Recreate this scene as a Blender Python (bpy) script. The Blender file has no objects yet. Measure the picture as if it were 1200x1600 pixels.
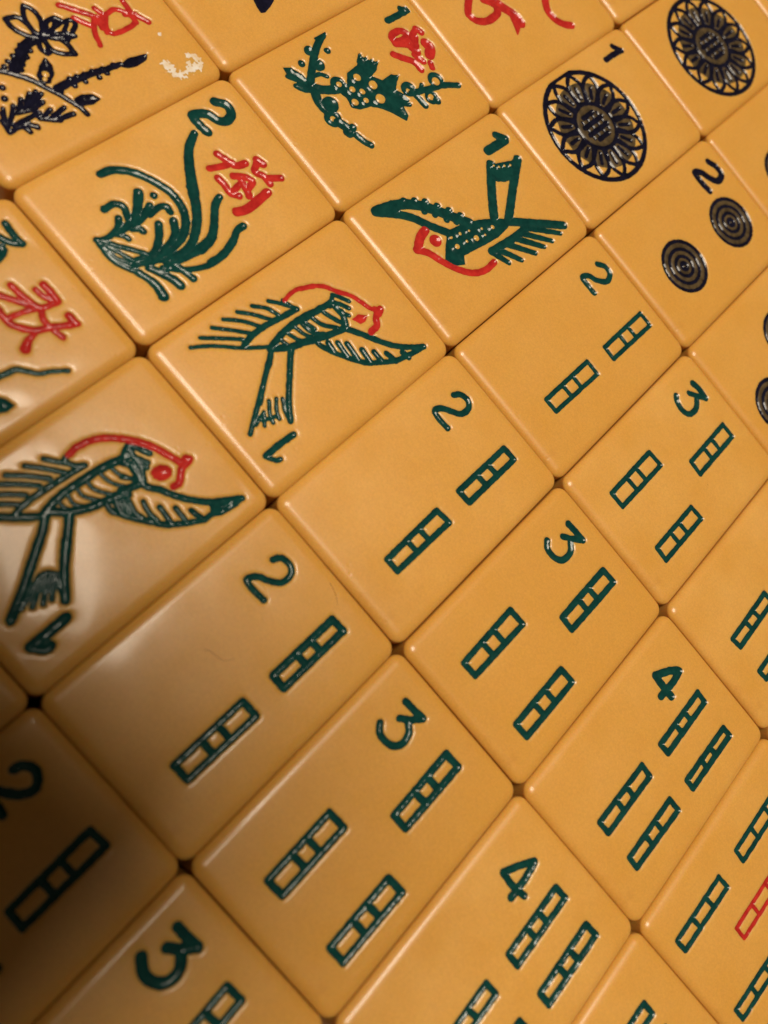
import bpy, json, math, random
import numpy as np
from mathutils import Matrix, Vector

MM = 0.001
T = 12.0                      # tile thickness in mm; the table top is z = 0
scene = bpy.context.scene
col = scene.collection

# ------------------------------------------------------------------ camera
R = np.array([[0.6437, 0.662341, 0.383347], [0.760643, -0.608787, -0.225389], [0.084092, 0.436673, -0.895681]])             # rows: image right, image down, view axis
CAM = np.array([-10.6397, -62.4619, 95.0265])           # mm above the tile faces
cam = bpy.data.cameras.new('camera')
cam.sensor_fit = 'VERTICAL'
cam.sensor_height = 5.6
cam.lens = 5.6 * 1400.0 / 1600.0
cam.clip_start = 0.002
cam.clip_end = 20.0
cam.dof.use_dof = True
cam.dof.focus_distance = 0.119
cam.dof.aperture_fstop = 2.8
co = bpy.data.objects.new('camera', cam)
col.objects.link(co)
m = np.eye(4)
m[:3, 0] = R[0]; m[:3, 1] = -R[1]; m[:3, 2] = -R[2]
m[:3, 3] = (CAM + [0, 0, T]) * MM
co.matrix_world = Matrix(m.tolist())
scene.camera = co

# ------------------------------------------------------------------ light
world = bpy.data.worlds.new('World')
scene.world = world
world.use_nodes = True
bg = world.node_tree.nodes['Background']
bg.inputs[0].default_value = (1.0, 0.78, 0.56, 1)
bg.inputs[1].default_value = 0.075

def area(name, direction, dist, size, watts, colour):
    l = bpy.data.lights.new(name, 'AREA')
    l.shape = 'DISK'; l.size = size; l.energy = watts; l.color = colour
    o = bpy.data.objects.new(name, l)
    d = Vector(direction).normalized()
    o.location = Vector((0, -0.02, 0.012)) + d * dist
    o.rotation_euler = d.to_track_quat('Z', 'Y').to_euler()
    col.objects.link(o)
    return o
area('ceiling_lamp', (-0.20, 0.0, 1.0), 1.3, .52, 19.2, (1.0, 0.88, 0.71))

scene.view_settings.view_transform = 'Standard'
scene.view_settings.look = 'None'
scene.view_settings.exposure = 0.0
scene.view_settings.gamma = 1.0
scene.cycles.max_bounces = 8

# ------------------------------------------------------------------ materials
def mat(name, base, rough, spec=0.5, sss=0.0):
    mt = bpy.data.materials.new(name); mt.use_nodes = True
    nt = mt.node_tree; b = nt.nodes['Principled BSDF']
    b.inputs['Base Color'].default_value = (*base, 1)
    b.inputs['Roughness'].default_value = rough
    b.inputs['Specular IOR Level'].default_value = spec
    b.inputs['Subsurface Weight'].default_value = sss
    return mt, nt, b
def N(nt, kind, **kw):
    n = nt.nodes.new(kind)
    for k, v in kw.items():
        if k in n.inputs: n.inputs[k].default_value = v
        else: setattr(n, k, v)
    return n
def noise(nt, scale, detail=3, rough=0.55, obj=True):
    n = N(nt, 'ShaderNodeTexNoise', Scale=scale, Detail=detail, Roughness=rough)
    tc = nt.nodes.get('Texture Coordinate') or N(nt, 'ShaderNodeTexCoord')
    nt.links.new(tc.outputs['Object'], n.inputs['Vector'])
    return n
def ramp(nt, src, a, b, va=(0, 0, 0, 1), vb=(1, 1, 1, 1)):
    r = N(nt, 'ShaderNodeValToRGB')
    e = r.color_ramp.elements
    e[0].position = a; e[1].position = b; e[0].color = va; e[1].color = vb
    nt.links.new(src, r.inputs[0]); return r.outputs[0]
def mix(nt, fac, a, b, blend='MIX'):
    x = N(nt, 'ShaderNodeMix', data_type='RGBA', blend_type=blend)
    for s, v in ((x.inputs[0], fac), (x.inputs[6], a), (x.inputs[7], b)):
        if isinstance(v, (int, float)): s.default_value = v
        elif isinstance(v, tuple): s.default_value = v
        else: nt.links.new(v, s)
    return x.outputs[2]

def make_bakelite():
    mt, nt, b = mat('bakelite', (0.66, 0.34, 0.06), 0.3, 0.36, 0.5)
    L = nt.links.new
    b.inputs['Subsurface Radius'].default_value = (1.0, 0.42, 0.10)
    b.inputs['Subsurface Scale'].default_value = 0.0019
    b.inputs['Coat Weight'].default_value = 0.2; b.inputs['Coat Roughness'].default_value = 0.12
    oi = N(nt, 'ShaderNodeObjectInfo')
    tint = ramp(nt, oi.outputs['Random'], 0.0, 1.0, (0.685, 0.345, 0.066, 1), (0.75, 0.405, 0.102, 1))
    cloud = noise(nt, 90, 4)
    c1 = mix(nt, ramp(nt, cloud.outputs[0], 0.3, 0.7), tint, (0.68, 0.338, 0.060, 1))
    grain = noise(nt, 4300, 2, 0.7)
    c2 = mix(nt, 0.26, c1, ramp(nt, grain.outputs[0], 0.25, 0.75, (0.36, 0.36, 0.36, 1), (1, 1, 1, 1)), 'MULTIPLY')
    # dark specks of dirt
    tc = nt.nodes['Texture Coordinate']
    vo = N(nt, 'ShaderNodeTexVoronoi', Scale=230.0)
    L(tc.outputs['Object'], vo.inputs['Vector'])
    sz = N(nt, 'ShaderNodeMath', operation='MULTIPLY'); 
    sep = N(nt, 'ShaderNodeSeparateColor'); L(vo.outputs['Color'], sep.inputs[0])
    gate = N(nt, 'ShaderNodeMath', operation='GREATER_THAN'); L(sep.outputs[0], gate.inputs[0]); gate.inputs[1].default_value = 0.84
    dot = ramp(nt, vo.outputs['Distance'], 0.014, 0.036, (1, 1, 1, 1), (0, 0, 0, 1))
    L(gate.outputs[0], sz.inputs[0]); L(dot, sz.inputs[1])
    c3 = mix(nt, sz.outputs[0], c2, (0.10, 0.035, 0.008, 1))
    # pale specks of lint
    vo2 = N(nt, 'ShaderNodeTexVoronoi', Scale=310.0)
    mp = N(nt, 'ShaderNodeMapping'); mp.inputs['Location'].default_value = (3.1, 1.7, 0.4)
    L(tc.outputs['Object'], mp.inputs[0]); L(mp.outputs[0], vo2.inputs['Vector'])
    sep2 = N(nt, 'ShaderNodeSeparateColor'); L(vo2.outputs['Color'], sep2.inputs[0])
    gate2 = N(nt, 'ShaderNodeMath', operation='GREATER_THAN'); L(sep2.outputs[1], gate2.inputs[0]); gate2.inputs[1].default_value = 0.95
    dot2 = ramp(nt, vo2.outputs['Distance'], 0.015, 0.035, (0.7, 0.7, 0.7, 1), (0, 0, 0, 1))
    sz2 = N(nt, 'ShaderNodeMath', operation='MULTIPLY'); L(gate2.outputs[0], sz2.inputs[0]); L(dot2, sz2.inputs[1])
    c4 = mix(nt, sz2.outputs[0], c3, (0.75, 0.60, 0.42, 1))
    sm = noise(nt, 75, 6, 0.72)
    c5 = mix(nt, ramp(nt, sm.outputs[0], 0.60, 0.80, (0, 0, 0, 1), (0.5, 0.5, 0.5, 1)), c4, (0.42, 0.17, 0.028, 1))
    L(c5, b.inputs['Base Color'])
    # handling wear: patchy gloss, fine scratches, soft waviness
    wear = noise(nt, 160, 5, 0.65)
    rg = ramp(nt, wear.outputs[0], 0.3, 0.72, (0.29, 0.29, 0.29, 1), (0.44, 0.44, 0.44, 1))
    L(rg, b.inputs['Roughness'])
    sc = N(nt, 'ShaderNodeMapping'); sc.inputs['Scale'].default_value = (5200, 160, 400); sc.inputs['Rotation'].default_value = (0, 0, 0.6)
    L(tc.outputs['Object'], sc.inputs[0])
    sn = N(nt, 'ShaderNodeTexNoise', Scale=1.0, Detail=2.0); L(sc.outputs[0], sn.inputs['Vector'])
    b1 = N(nt, 'ShaderNodeBump', Strength=0.16, Distance=0.00002); L(sn.outputs[0], b1.inputs['Height'])
    wav = noise(nt, 140, 2)
    b2 = N(nt, 'ShaderNodeBump', Strength=0.3, Distance=0.0001); L(wav.outputs[0], b2.inputs['Height']); L(b1.outputs[0], b2.inputs['Normal'])
    pit = noise(nt, 2600, 3, 0.6)
    b3 = N(nt, 'ShaderNodeBump', Strength=0.30, Distance=0.00003); L(pit.outputs[0], b3.inputs['Height']); L(b2.outputs[0], b3.inputs['Normal'])
    nk = N(nt, 'ShaderNodeTexVoronoi', Scale=420.0, Randomness=1.0); L(tc.outputs['Object'], nk.inputs['Vector'])
    nks = N(nt, 'ShaderNodeSeparateColor'); L(nk.outputs['Color'], nks.inputs[0])
    nkg = N(nt, 'ShaderNodeMath', operation='GREATER_THAN'); L(nks.outputs[2], nkg.inputs[0]); nkg.inputs[1].default_value = 0.80
    nkd = ramp(nt, nk.outputs['Distance'], 0.0, 0.13, (0, 0, 0, 1), (1, 1, 1, 1))
    nkm = N(nt, 'ShaderNodeMix', data_type='FLOAT'); L(nkg.outputs[0], nkm.inputs[0]); nkm.inputs[2].default_value = 1.0; L(nkd, nkm.inputs[3])
    b4 = N(nt, 'ShaderNodeBump', Strength=0.5, Distance=0.00005); L(nkm.outputs[0], b4.inputs['Height']); L(b3.outputs[0], b4.inputs['Normal'])
    L(b4.outputs[0], b.inputs['Normal'])
    return mt
def make_paint(name, base, dark, rough=0.22, lump=0.6, spec=0.24):
    mt, nt, b = mat(name, base, rough, spec)
    L = nt.links.new
    n1 = noise(nt, 900, 4, 0.6)
    L(mix(nt, ramp(nt, n1.outputs[0], 0.35, 0.65), (*dark, 1), (*base, 1)), b.inputs['Base Color'])
    n2 = noise(nt, 800, 3, 0.55)
    bp = N(nt, 'ShaderNodeBump', Strength=lump, Distance=0.00016); L(n2.outputs[0], bp.inputs['Height'])
    L(bp.outputs[0], b.inputs['Normal'])
    n3 = noise(nt, 1200, 2)
    L(ramp(nt, n3.outputs[0], 0.3, 0.7, (rough * 0.7,) * 3 + (1,), (rough * 1.7,) * 3 + (1,)), b.inputs['Roughness'])
    return mt
MATS = {
    'body': make_bakelite(),
    'green': make_paint('green_paint', (0.006, 0.054, 0.046), (0.003, 0.034, 0.031), 0.12, 0.38),
    'red': make_paint('red_paint', (0.52, 0.030, 0.022), (0.36, 0.016, 0.014), 0.13, 0.38),
    'black': make_paint('blue_black_paint', (0.008, 0.008, 0.022), (0.004, 0.004, 0.011), 0.12, 0.38),
    'olive': make_paint('worn_brown_paint', (0.105, 0.070, 0.030), (0.045, 0.030, 0.014), 0.36, 0.35, 0.2),
    'pale': make_paint('chalky_residue', (0.74, 0.68, 0.60), (0.68, 0.50, 0.30), 0.6),
}

def table_material():
    mt, nt, b = mat('dark_wood', (0.05, 0.022, 0.01), 0.45)
    w = N(nt, 'ShaderNodeTexWave', Scale=30.0, Distortion=6.0, Detail=3.0)
    tc = N(nt, 'ShaderNodeTexCoord'); nt.links.new(tc.outputs['Object'], w.inputs['Vector'])
    nt.links.new(ramp(nt, w.outputs[1], 0.0, 1.0, (0.14, 0.065, 0.025, 1), (0.22, 0.11, 0.045, 1)), b.inputs['Base Color'])
    return mt

# ------------------------------------------------------------------ the table
me = bpy.data.meshes.new('table_top')
h = 0.45
vs = [(-h, -h, -0.03), (h, -h, -0.03), (h, h, -0.03), (-h, h, -0.03), (-h, -h, 0), (h, -h, 0), (h, h, 0), (-h, h, 0)]
me.from_pydata(vs, [], [(0, 3, 2, 1), (4, 5, 6, 7), (0, 1, 5, 4), (1, 2, 6, 5), (2, 3, 7, 6), (3, 0, 4, 7)])
me.materials.append(table_material())
tb = bpy.data.objects.new('table_top', me); col.objects.link(tb)
tb['kind'] = 'structure'

# ------------------------------------------------------------------ tiles
PW, PL = 22.2, 22.2 * 1.455
W, L = PW - 0.05, PL - 0.06
RH, RV = 1.50, 0.90            # edge rounding, across and down
IW, IL = W - 2 * RH, L - 2 * RH
NX, NY, B = 136, 212, 4
xs = np.linspace(-IW / 2, IW / 2, NX + 1); ys = np.linspace(-IL / 2, IL / 2, NY + 1)
GX, GY = np.meshgrid(xs, ys)
HX, HY = xs[1] - xs[0], ys[1] - ys[0]
CLASSES = ['green', 'red', 'black', 'olive', 'pale']

def smooth(p, n=5):
    if len(p) < 3: return p
    closed = np.allclose(p[0], p[-1])
    q = np.vstack([p[-2] if closed else 2 * p[0] - p[1], p, p[1] if closed else 2 * p[-1] - p[-2]])
    out = []
    for i in range(1, len(q) - 2):
        a, b_, c, d = q[i - 1], q[i], q[i + 1], q[i + 2]
        for t in np.arange(n) / n:
            out.append(0.5 * (2 * b_ + (c - a) * t + (2 * a - 5 * b_ + 4 * c - d) * t * t + (3 * b_ - a - 3 * c + d) * t ** 3))
    out.append(q[-2])
    return np.array(out)
def window(lo, hi, pad):
    i0 = max(0, int((lo[0] - pad + IW / 2) / HX)); i1 = min(NX + 1, int((hi[0] + pad + IW / 2) / HX) + 2)
    j0 = max(0, int((lo[1] - pad + IL / 2) / HY)); j1 = min(NY + 1, int((hi[1] + pad + IL / 2) / HY) + 2)
    return i0, i1, j0, j1
def seg_dist(X, Y, a, b_, ra, rb):
    d = b_ - a; l2 = d @ d
    t = np.clip(((X - a[0]) * d[0] + (Y - a[1]) * d[1]) / l2, 0, 1) if l2 > 1e-12 else np.zeros_like(X)
    return np.hypot(X - a[0] - t * d[0], Y - a[1] - t * d[1]) - (ra + (rb - ra) * t)
PAD = 2.6
def mark_field(items, rng):
    F = np.full(GX.shape, 9.0)
    for kind, w0, w1, pts in items:
        p = np.array(pts).reshape(-1, 2)
        if kind == 'h':  # bare islands; tiny ones in the upside-down bird's tail stand in for highlights
            F = np.maximum(F, w0 / 2 - np.hypot(GX - p[0, 0], GY - p[0, 1])); continue
        if kind == 's': p = smooth(p)
        i0, i1, j0, j1 = window(p.min(0), p.max(0), PAD + w0)
        if i1 <= i0 or j1 <= j0: continue
        sl = (slice(j0, j1), slice(i0, i1)); X, Y = GX[sl], GY[sl]
        if kind == 'g':
            ins = np.zeros(X.shape, bool); d = np.full(X.shape, 9.0)
            for a, b_ in zip(p, np.roll(p, -1, 0)):
                d = np.minimum(d, seg_dist(X, Y, a, b_, 0, 0))
                if a[1] != b_[1]:
                    ins ^= ((a[1] > Y) != (b_[1] > Y)) & (X < (b_[0] - a[0]) * (Y - a[1]) / (b_[1] - a[1]) + a[0])
            F[sl] = np.minimum(F[sl], np.where(ins, -d, d) - 0.06)
        else:
            if len(p) == 1: p = np.vstack([p, p])
            t = np.linspace(0, 1, len(p)); rr = (w0 + (w1 - w0) * t) / 2
            wob = rng.normal(0, 0.012, len(p)) * min(1, w0)
            rr = rr + wob
            f = np.full(X.shape, 9.0)
            for k in range(len(p) - 1):
                f = np.minimum(f, seg_dist(X, Y, p[k], p[k + 1], rr[k], rr[k + 1]))
            F[sl] = np.minimum(F[sl], f)
    return F
_wx = rng0 = np.random.default_rng(5)
def wobble(rng):
    """slow hand-cut unevenness of the engraved edges"""
    f = np.zeros(GX.shape)
    for k in range(10):
        a = rng.uniform(0, 2 * np.pi); q = rng.uniform(3.0, 9.0)
        f += np.sin(q * (GX * np.cos(a) + GY * np.sin(a)) + rng.uniform(0, 6.28))
    return f * 0.007
def ragged(rng):
    f = np.zeros(GX.shape)
    for k in range(14):
        a = rng.uniform(0, 2 * np.pi); q = rng.uniform(7.0, 17.0)
        f += np.sin(q * (GX * np.cos(a) + GY * np.sin(a)) + rng.uniform(0, 6.28))
    return f * 0.062
def lerp_split(A, tris, c):
    """cut every triangle along A[:, c] == 0; A holds one row of attributes per vertex"""
    F = A[:, c]; F[np.abs(F) < 2e-3] = 2e-3
    neg = F[tris] < 0; n = neg.sum(1)
    keep = tris[(n == 0) | (n == 3)]
    cut = tris[(n == 1) | (n == 2)]
    if len(cut) == 0: return A, tris
    ng = F[cut] < 0
    odd = np.where(ng.sum(1) == 1, ng.argmax(1), (~ng).argmax(1))
    idx = (odd[:, None] + np.arange(3)) % 3
    cut = np.take_along_axis(cut, idx, 1)
    e = np.concatenate([cut[:, [0, 1]], cut[:, [0, 2]]])
    e = np.sort(e, 1)
    ue, inv = np.unique(e, axis=0, return_inverse=True)
    inv = inv.ravel()
    t = F[ue[:, 0]] / (F[ue[:, 0]] - F[ue[:, 1]])
    new = A[ue[:, 0]] + (A[ue[:, 1]] - A[ue[:, 0]]) * t[:, None]
    new[:, c] = 0.0
    base = len(A); A = np.vstack([A, new])
    k = len(cut); p = base + inv[:k]; q = base + inv[k:]
    a, b_, c_ = cut.T
    return A, np.concatenate([keep, np.c_[a, p, q], np.c_[p, b_, c_], np.c_[p, c_, q]])
def new_mesh(name, V, polys, Nrm, material):
    me = bpy.data.meshes.new(name)
    me.vertices.add(len(V)); me.vertices.foreach_set('co', (np.asarray(V) * MM).astype(np.float32).ravel())
    tot = np.array([len(p) for p in polys]); loops = np.concatenate([np.asarray(p) for p in polys])
    me.loops.add(len(loops)); me.loops.foreach_set('vertex_index', loops.astype(np.int32))
    me.polygons.add(len(polys)); me.polygons.foreach_set('loop_start', (np.cumsum(tot) - tot).astype(np.int32))
    me.update(calc_edges=True)
    me.polygons.foreach_set('use_smooth', np.ones(len(polys), bool))
    me.materials.append(material)
    me.normals_split_custom_set_from_vertices(np.asarray(Nrm, dtype=float).tolist())
    return me

A_, S_, B_, BW_, D_, DS_ = 0.12, 0.13, 0.050, 1.15, 0.34, 0.55
def crown(x, y):
    u, v = np.abs(2 * x / W), np.abs(2 * y / L)
    return -0.05 * (u ** 3 + v ** 3) - 0.15 * (u ** 9 + v ** 13)

def build_tile(name, marks, seed):
    rng = np.random.default_rng(seed)
    fields = {c: np.full(GX.shape, 9.0) for c in CLASSES}; near = {c: np.full(GX.shape, -1) for c in CLASSES}
    wb = wobble(rng)
    for i, (mn, c, items) in enumerate(marks):
        f = mark_field(items, rng) + (wb if c != 'pale' else ragged(rng))
        better = f < fields[c]
        near[c][better] = i; fields[c] = np.minimum(fields[c], f)
    g = np.minimum(np.minimum(fields['green'], fields['red']), fields['black'])
    gp = np.maximum(g, 0); gn = np.minimum(g, 0)
    wide = np.where(g < 8, B_ * np.exp(-(gp / BW_) ** 2), 0.0)
    ker = np.exp(-0.5 * (np.arange(-10, 11) / 4.5) ** 2); ker /= ker.sum()
    for ax in (0, 1):
        pd_ = np.pad(wide, [(10, 10) if a == ax else (0, 0) for a in (0, 1)], mode='edge')
        wide = np.apply_along_axis(lambda r: np.convolve(r, ker, 'valid'), ax, pd_)
    Z = -A_ * np.exp(-gp / S_) - wide - D_ * (1 - np.exp(gn / DS_))
    Z = np.where(g < 8, Z, -wide)
    Z -= 0.07 * (1 - np.exp(np.minimum(fields['olive'], 0) / 0.3))
    Z += 0.012 * (1 - np.exp(np.minimum(fields['pale'], 0) / 0.1))
    edge = np.minimum(np.minimum(GX + IW / 2, IW / 2 - GX), np.minimum(GY + IL / 2, IL / 2 - GY))
    Z *= np.clip(edge / 0.5, 0, 1) ** 0.8
    Z += crown(GX, GY)
    gy_, gx_ = np.gradient(Z, HY, HX)
    fall = np.min([fields[c] for c in CLASSES], axis=0)
    bx, by = NX // B, NY // B
    fine = np.zeros((by, bx), bool)
    for dj in range(B + 1):
        for di in range(B + 1):
            fine |= fall[dj:dj + by * B:B, di:di + bx * B:B][:by, :bx] < 0.55
    vid = np.arange((NX + 1) * (NY + 1)).reshape(NY + 1, NX + 1)
    A = np.stack([GX.ravel(), GY.ravel(), Z.ravel(), gx_.ravel(), gy_.ravel()] + [fields[c].ravel() for c in CLASSES] + [near[c].ravel() for c in CLASSES], 1).astype(float)
    cm = np.kron(fine, np.ones((B, B), bool))
    jj, ii = np.nonzero(cm)
    a, b_, c_, d_ = vid[jj, ii], vid[jj, ii + 1], vid[jj + 1, ii + 1], vid[jj + 1, ii]
    alt = ((ii + jj) % 2 == 0)[:, None]
    tris = np.concatenate([np.where(alt, np.c_[a, b_, c_], np.c_[a, b_, d_]), np.where(alt, np.c_[a, c_, d_], np.c_[b_, c_, d_])])
    lab = np.full(len(tris), -1)
    if len(tris):
        for k, cl in enumerate(CLASSES):
            if (fields[cl] < 0).any(): A, tris = lerp_split(A, tris, 5 + k)
        lab = np.full(len(tris), -1)
        order = ['pale', 'olive', 'green', 'red', 'black']
        for cl in order:
            k = CLASSES.index(cl)
            if not (fields[cl] < 0).any(): continue
            ctr = A[tris, 5 + k].mean(1); ins = ctr < 0
            cx = A[tris, 0].mean(1); cy = A[tris, 1].mean(1)
            gi = np.clip(np.rint((cx + IW / 2) / HX).astype(int), 0, NX); gj = np.clip(np.rint((cy + IL / 2) / HY).astype(int), 0, NY)
            lab[ins] = near[cl][gj, gi][ins]
    nrm = np.c_[-A[:, 3], -A[:, 4], np.ones(len(A))]; nrm /= np.linalg.norm(nrm, axis=1)[:, None]
    V = np.c_[A[:, 0], A[:, 1], A[:, 2] + T]
    # the flat blocks, with every fine neighbour's vertices on their rims so that the face stays closed
    polys = [t for t in tris[lab < 0]]
    F2 = np.zeros((by + 2, bx + 2), bool); F2[1:-1, 1:-1] = fine
    for j in range(by):
        for i in range(bx):
            if fine[j, i]: continue
            j0, i0 = j * B, i * B; lp = []
            for (dj, di, nj, ni) in ((0, 1, -1, 0), (1, 0, 0, 1), (0, -1, 1, 0), (-1, 0, 0, -1)):
                sj = j0 + (B if (dj, di) in ((0, -1), (-1, 0)) else 0); si = i0 + (B if (dj, di) in ((1, 0), (0, -1)) else 0)
                steps = range(B) if F2[j + 1 + nj, i + 1 + ni] else (0,)
                lp += [vid[sj + dj * s, si + di * s] for s in steps]
            polys.append(np.array(lp))
    # rim: rounded edge, side and base
    per = []
    def side(js, is_, d, fj, fi):
        out = []
        n = len(js)
        for q in range(n):
            if q % B == 0: out.append((js[q], is_[q], d)); continue
            bj = min(max((js[q] if fj is None else fj) // B, 0), by - 1); bi = min(max((is_[q] if fi is None else fi) // B, 0), bx - 1)
            if fine[bj, bi]: out.append((js[q], is_[q], d))
        return out
    s0 = side([0] * (NX + 1), list(range(NX + 1)), (0, -1), 0, None)
    s1 = side(list(range(NY + 1)), [NX] * (NY + 1), (1, 0), None, NX - 1)
    s2 = side([NY] * (NX + 1), list(range(NX, -1, -1)), (0, 1), NY - 1, None)
    s2 = [(j, i, d) for (j, i, d) in s2]
    s3 = side(list(range(NY, -1, -1)), [0] * (NY + 1), (-1, 0), None, 0)
    K = 6
    for s, d0 in ((s0, -90), (s1, 0), (s2, 90), (s3, 180)):
        per += [(j, i, d) for j, i, d in s[:-1]]
        j, i, _ = s[-1]
        for q in range(0, K + 1):
            an = math.radians(d0 + 90 * q / K); per.append((j, i, (math.cos(an), math.sin(an))))
    n = len(per)
    pj = np.array([p[0] for p in per]); pi_ = np.array([p[1] for p in per]); pd = np.array([p[2] for p in per])
    base = vid[pj, pi_]; P0 = V[base]
    rings = [base]; ev, en = [], []
    nv = len(V)
    for an in (12, 24, 36, 48, 60, 72, 82, 90):
        s, c = math.sin(math.radians(an)), math.cos(math.radians(an))
        v = np.c_[P0[:, :2] + pd * RH * s, P0[:, 2] - RV * (1 - c)]
        m_ = np.c_[pd * (s / RH), np.full(n, c / RV)]; m_ /= np.linalg.norm(m_, axis=1)[:, None]
        ev.append(v); en.append(m_); rings.append(np.arange(nv, nv + n)); nv += n
    for zz, ins, nz in ((0.8, 0.0, 0.0), (0.0, 0.8, -0.9)):
        v = np.c_[P0[:, :2] + pd * (RH - ins), np.full(n, zz)]
        m_ = np.c_[pd, np.full(n, nz)]; m_ /= np.linalg.norm(m_, axis=1)[:, None]
        ev.append(v); en.append(m_); rings.append(np.arange(nv, nv + n)); nv += n
    V = np.vstack([V] + ev); nrm = np.vstack([nrm] + en)
    for r0, r1 in zip(rings[:-1], rings[1:]):
        for q in range(n):
            q2 = (q + 1) % n
            if r0[q] == r0[q2]:
                polys.append(np.array([r0[q], r1[q], r1[q2]]))
            else:
                polys.append(np.array([r0[q], r1[q], r1[q2], r0[q2]]))
    polys.append(rings[-1][::-1])
    used, inv = np.unique(np.concatenate(polys), return_inverse=True)
    rem = np.zeros(len(V), int); rem[used] = np.arange(len(used))
    body = bpy.data.objects.new(name, new_mesh(name, V[used], [rem[p] for p in polys], nrm[used], MATS['body']))
    col.objects.link(body)
    for i, (mn, cl, items) in enumerate(marks):
        tt = tris[lab == i] if len(tris) else []
        if len(tt) == 0: continue
        u, iv = np.unique(tt, return_inverse=True)
        o = bpy.data.objects.new(mn, new_mesh(mn, V[u], list(iv.reshape(-1, 3)), nrm[u], MATS[cl]))
        col.objects.link(o); o.parent = body
        if mn == 'bamboo_stick' and cl == 'red': o['label'] = 'red bamboo stick'
    return body

LABELS = {
    (-1, 2): 'butterscotch tile with black palm trees, a bush and a chalky worn numeral',
    (-1, 3): 'butterscotch tile at the top edge showing only the tip of one black leaf',
    (0, 1): 'butterscotch tile on the left edge with a crimson character above a wavy green branch',
    (0, 2): 'butterscotch tile with a tall green 2, sweeping green orchid blades and a red character',
    (0, 3): 'butterscotch tile with a green peacock among blossom branches under a green 1 and red character',
    (0, 4): 'butterscotch tile at the top edge with red curling strokes and no green or black',
    (0, 5): 'blank sliver of a tile at the top edge, above the tile with the black 1',
    (1, 0): 'bare tile corner on the left edge, below the largest green bird',
    (1, 1): 'butterscotch tile with the largest green bird, its wing cut off by the left edge',
    (1, 2): 'butterscotch tile with a thin-lined green bird shown whole over an upside-down 1',
    (1, 3): 'butterscotch tile with a thick-lined green bird flying upside down below its numeral 1',
    (1, 4): 'butterscotch tile with a black numeral 1 beside a large black flower medallion',
    (1, 5): 'butterscotch tile near the top right corner, its flower medallion cut by the top edge',
    (1, 6): 'bare tile sliver in the very top right corner',
    (2, 0): 'shadowed brown tile on the left edge with one bamboo stick and part of a 2',
    (2, 1): 'butterscotch tile with a green 2 and two bamboo sticks, below the largest bird',
    (2, 2): 'butterscotch tile with a green 2 and two bamboo sticks, beside the thin-lined bird',
    (2, 3): 'butterscotch tile with a small green 2 and two bamboo sticks, below the upside-down bird',
    (2, 4): 'butterscotch tile with a black numeral 2 and two black ringed dots',
    (2, 5): 'plain part of a tile on the right edge, above the tile with the black 2',
    (3, 0): 'shadowed tile at the bottom edge with a green 3 and one cut-off bamboo stick',
    (3, 1): 'tile with the largest green 3 and three whole bamboo sticks, bottom centre',
    (3, 2): 'tile with a green 3 and three bamboo sticks, second largest of three such',
    (3, 3): 'butterscotch tile with the smallest green 3 and three bamboo sticks, nearest the right edge',
    (3, 4): 'butterscotch tile on the right edge with the left rims of two black ringed dots',
    (4, 1): 'butterscotch tile with a green 4 at the bottom edge, its lower bamboo sticks cut off',
    (4, 2): 'butterscotch tile with a green 4 and four whole green bamboo sticks',
    (4, 3): 'butterscotch tile on the right edge with two bamboo sticks and no numeral in view',
    (5, 1): 'butterscotch tile corner at the bottom edge with the tops of two green bamboo sticks',
    (5, 3): 'bare sliver of a tile on the right edge, above the tile with the red stick',
    (5, 2): 'butterscotch tile in the bottom right corner with one red bamboo stick among green ones',
}
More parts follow.
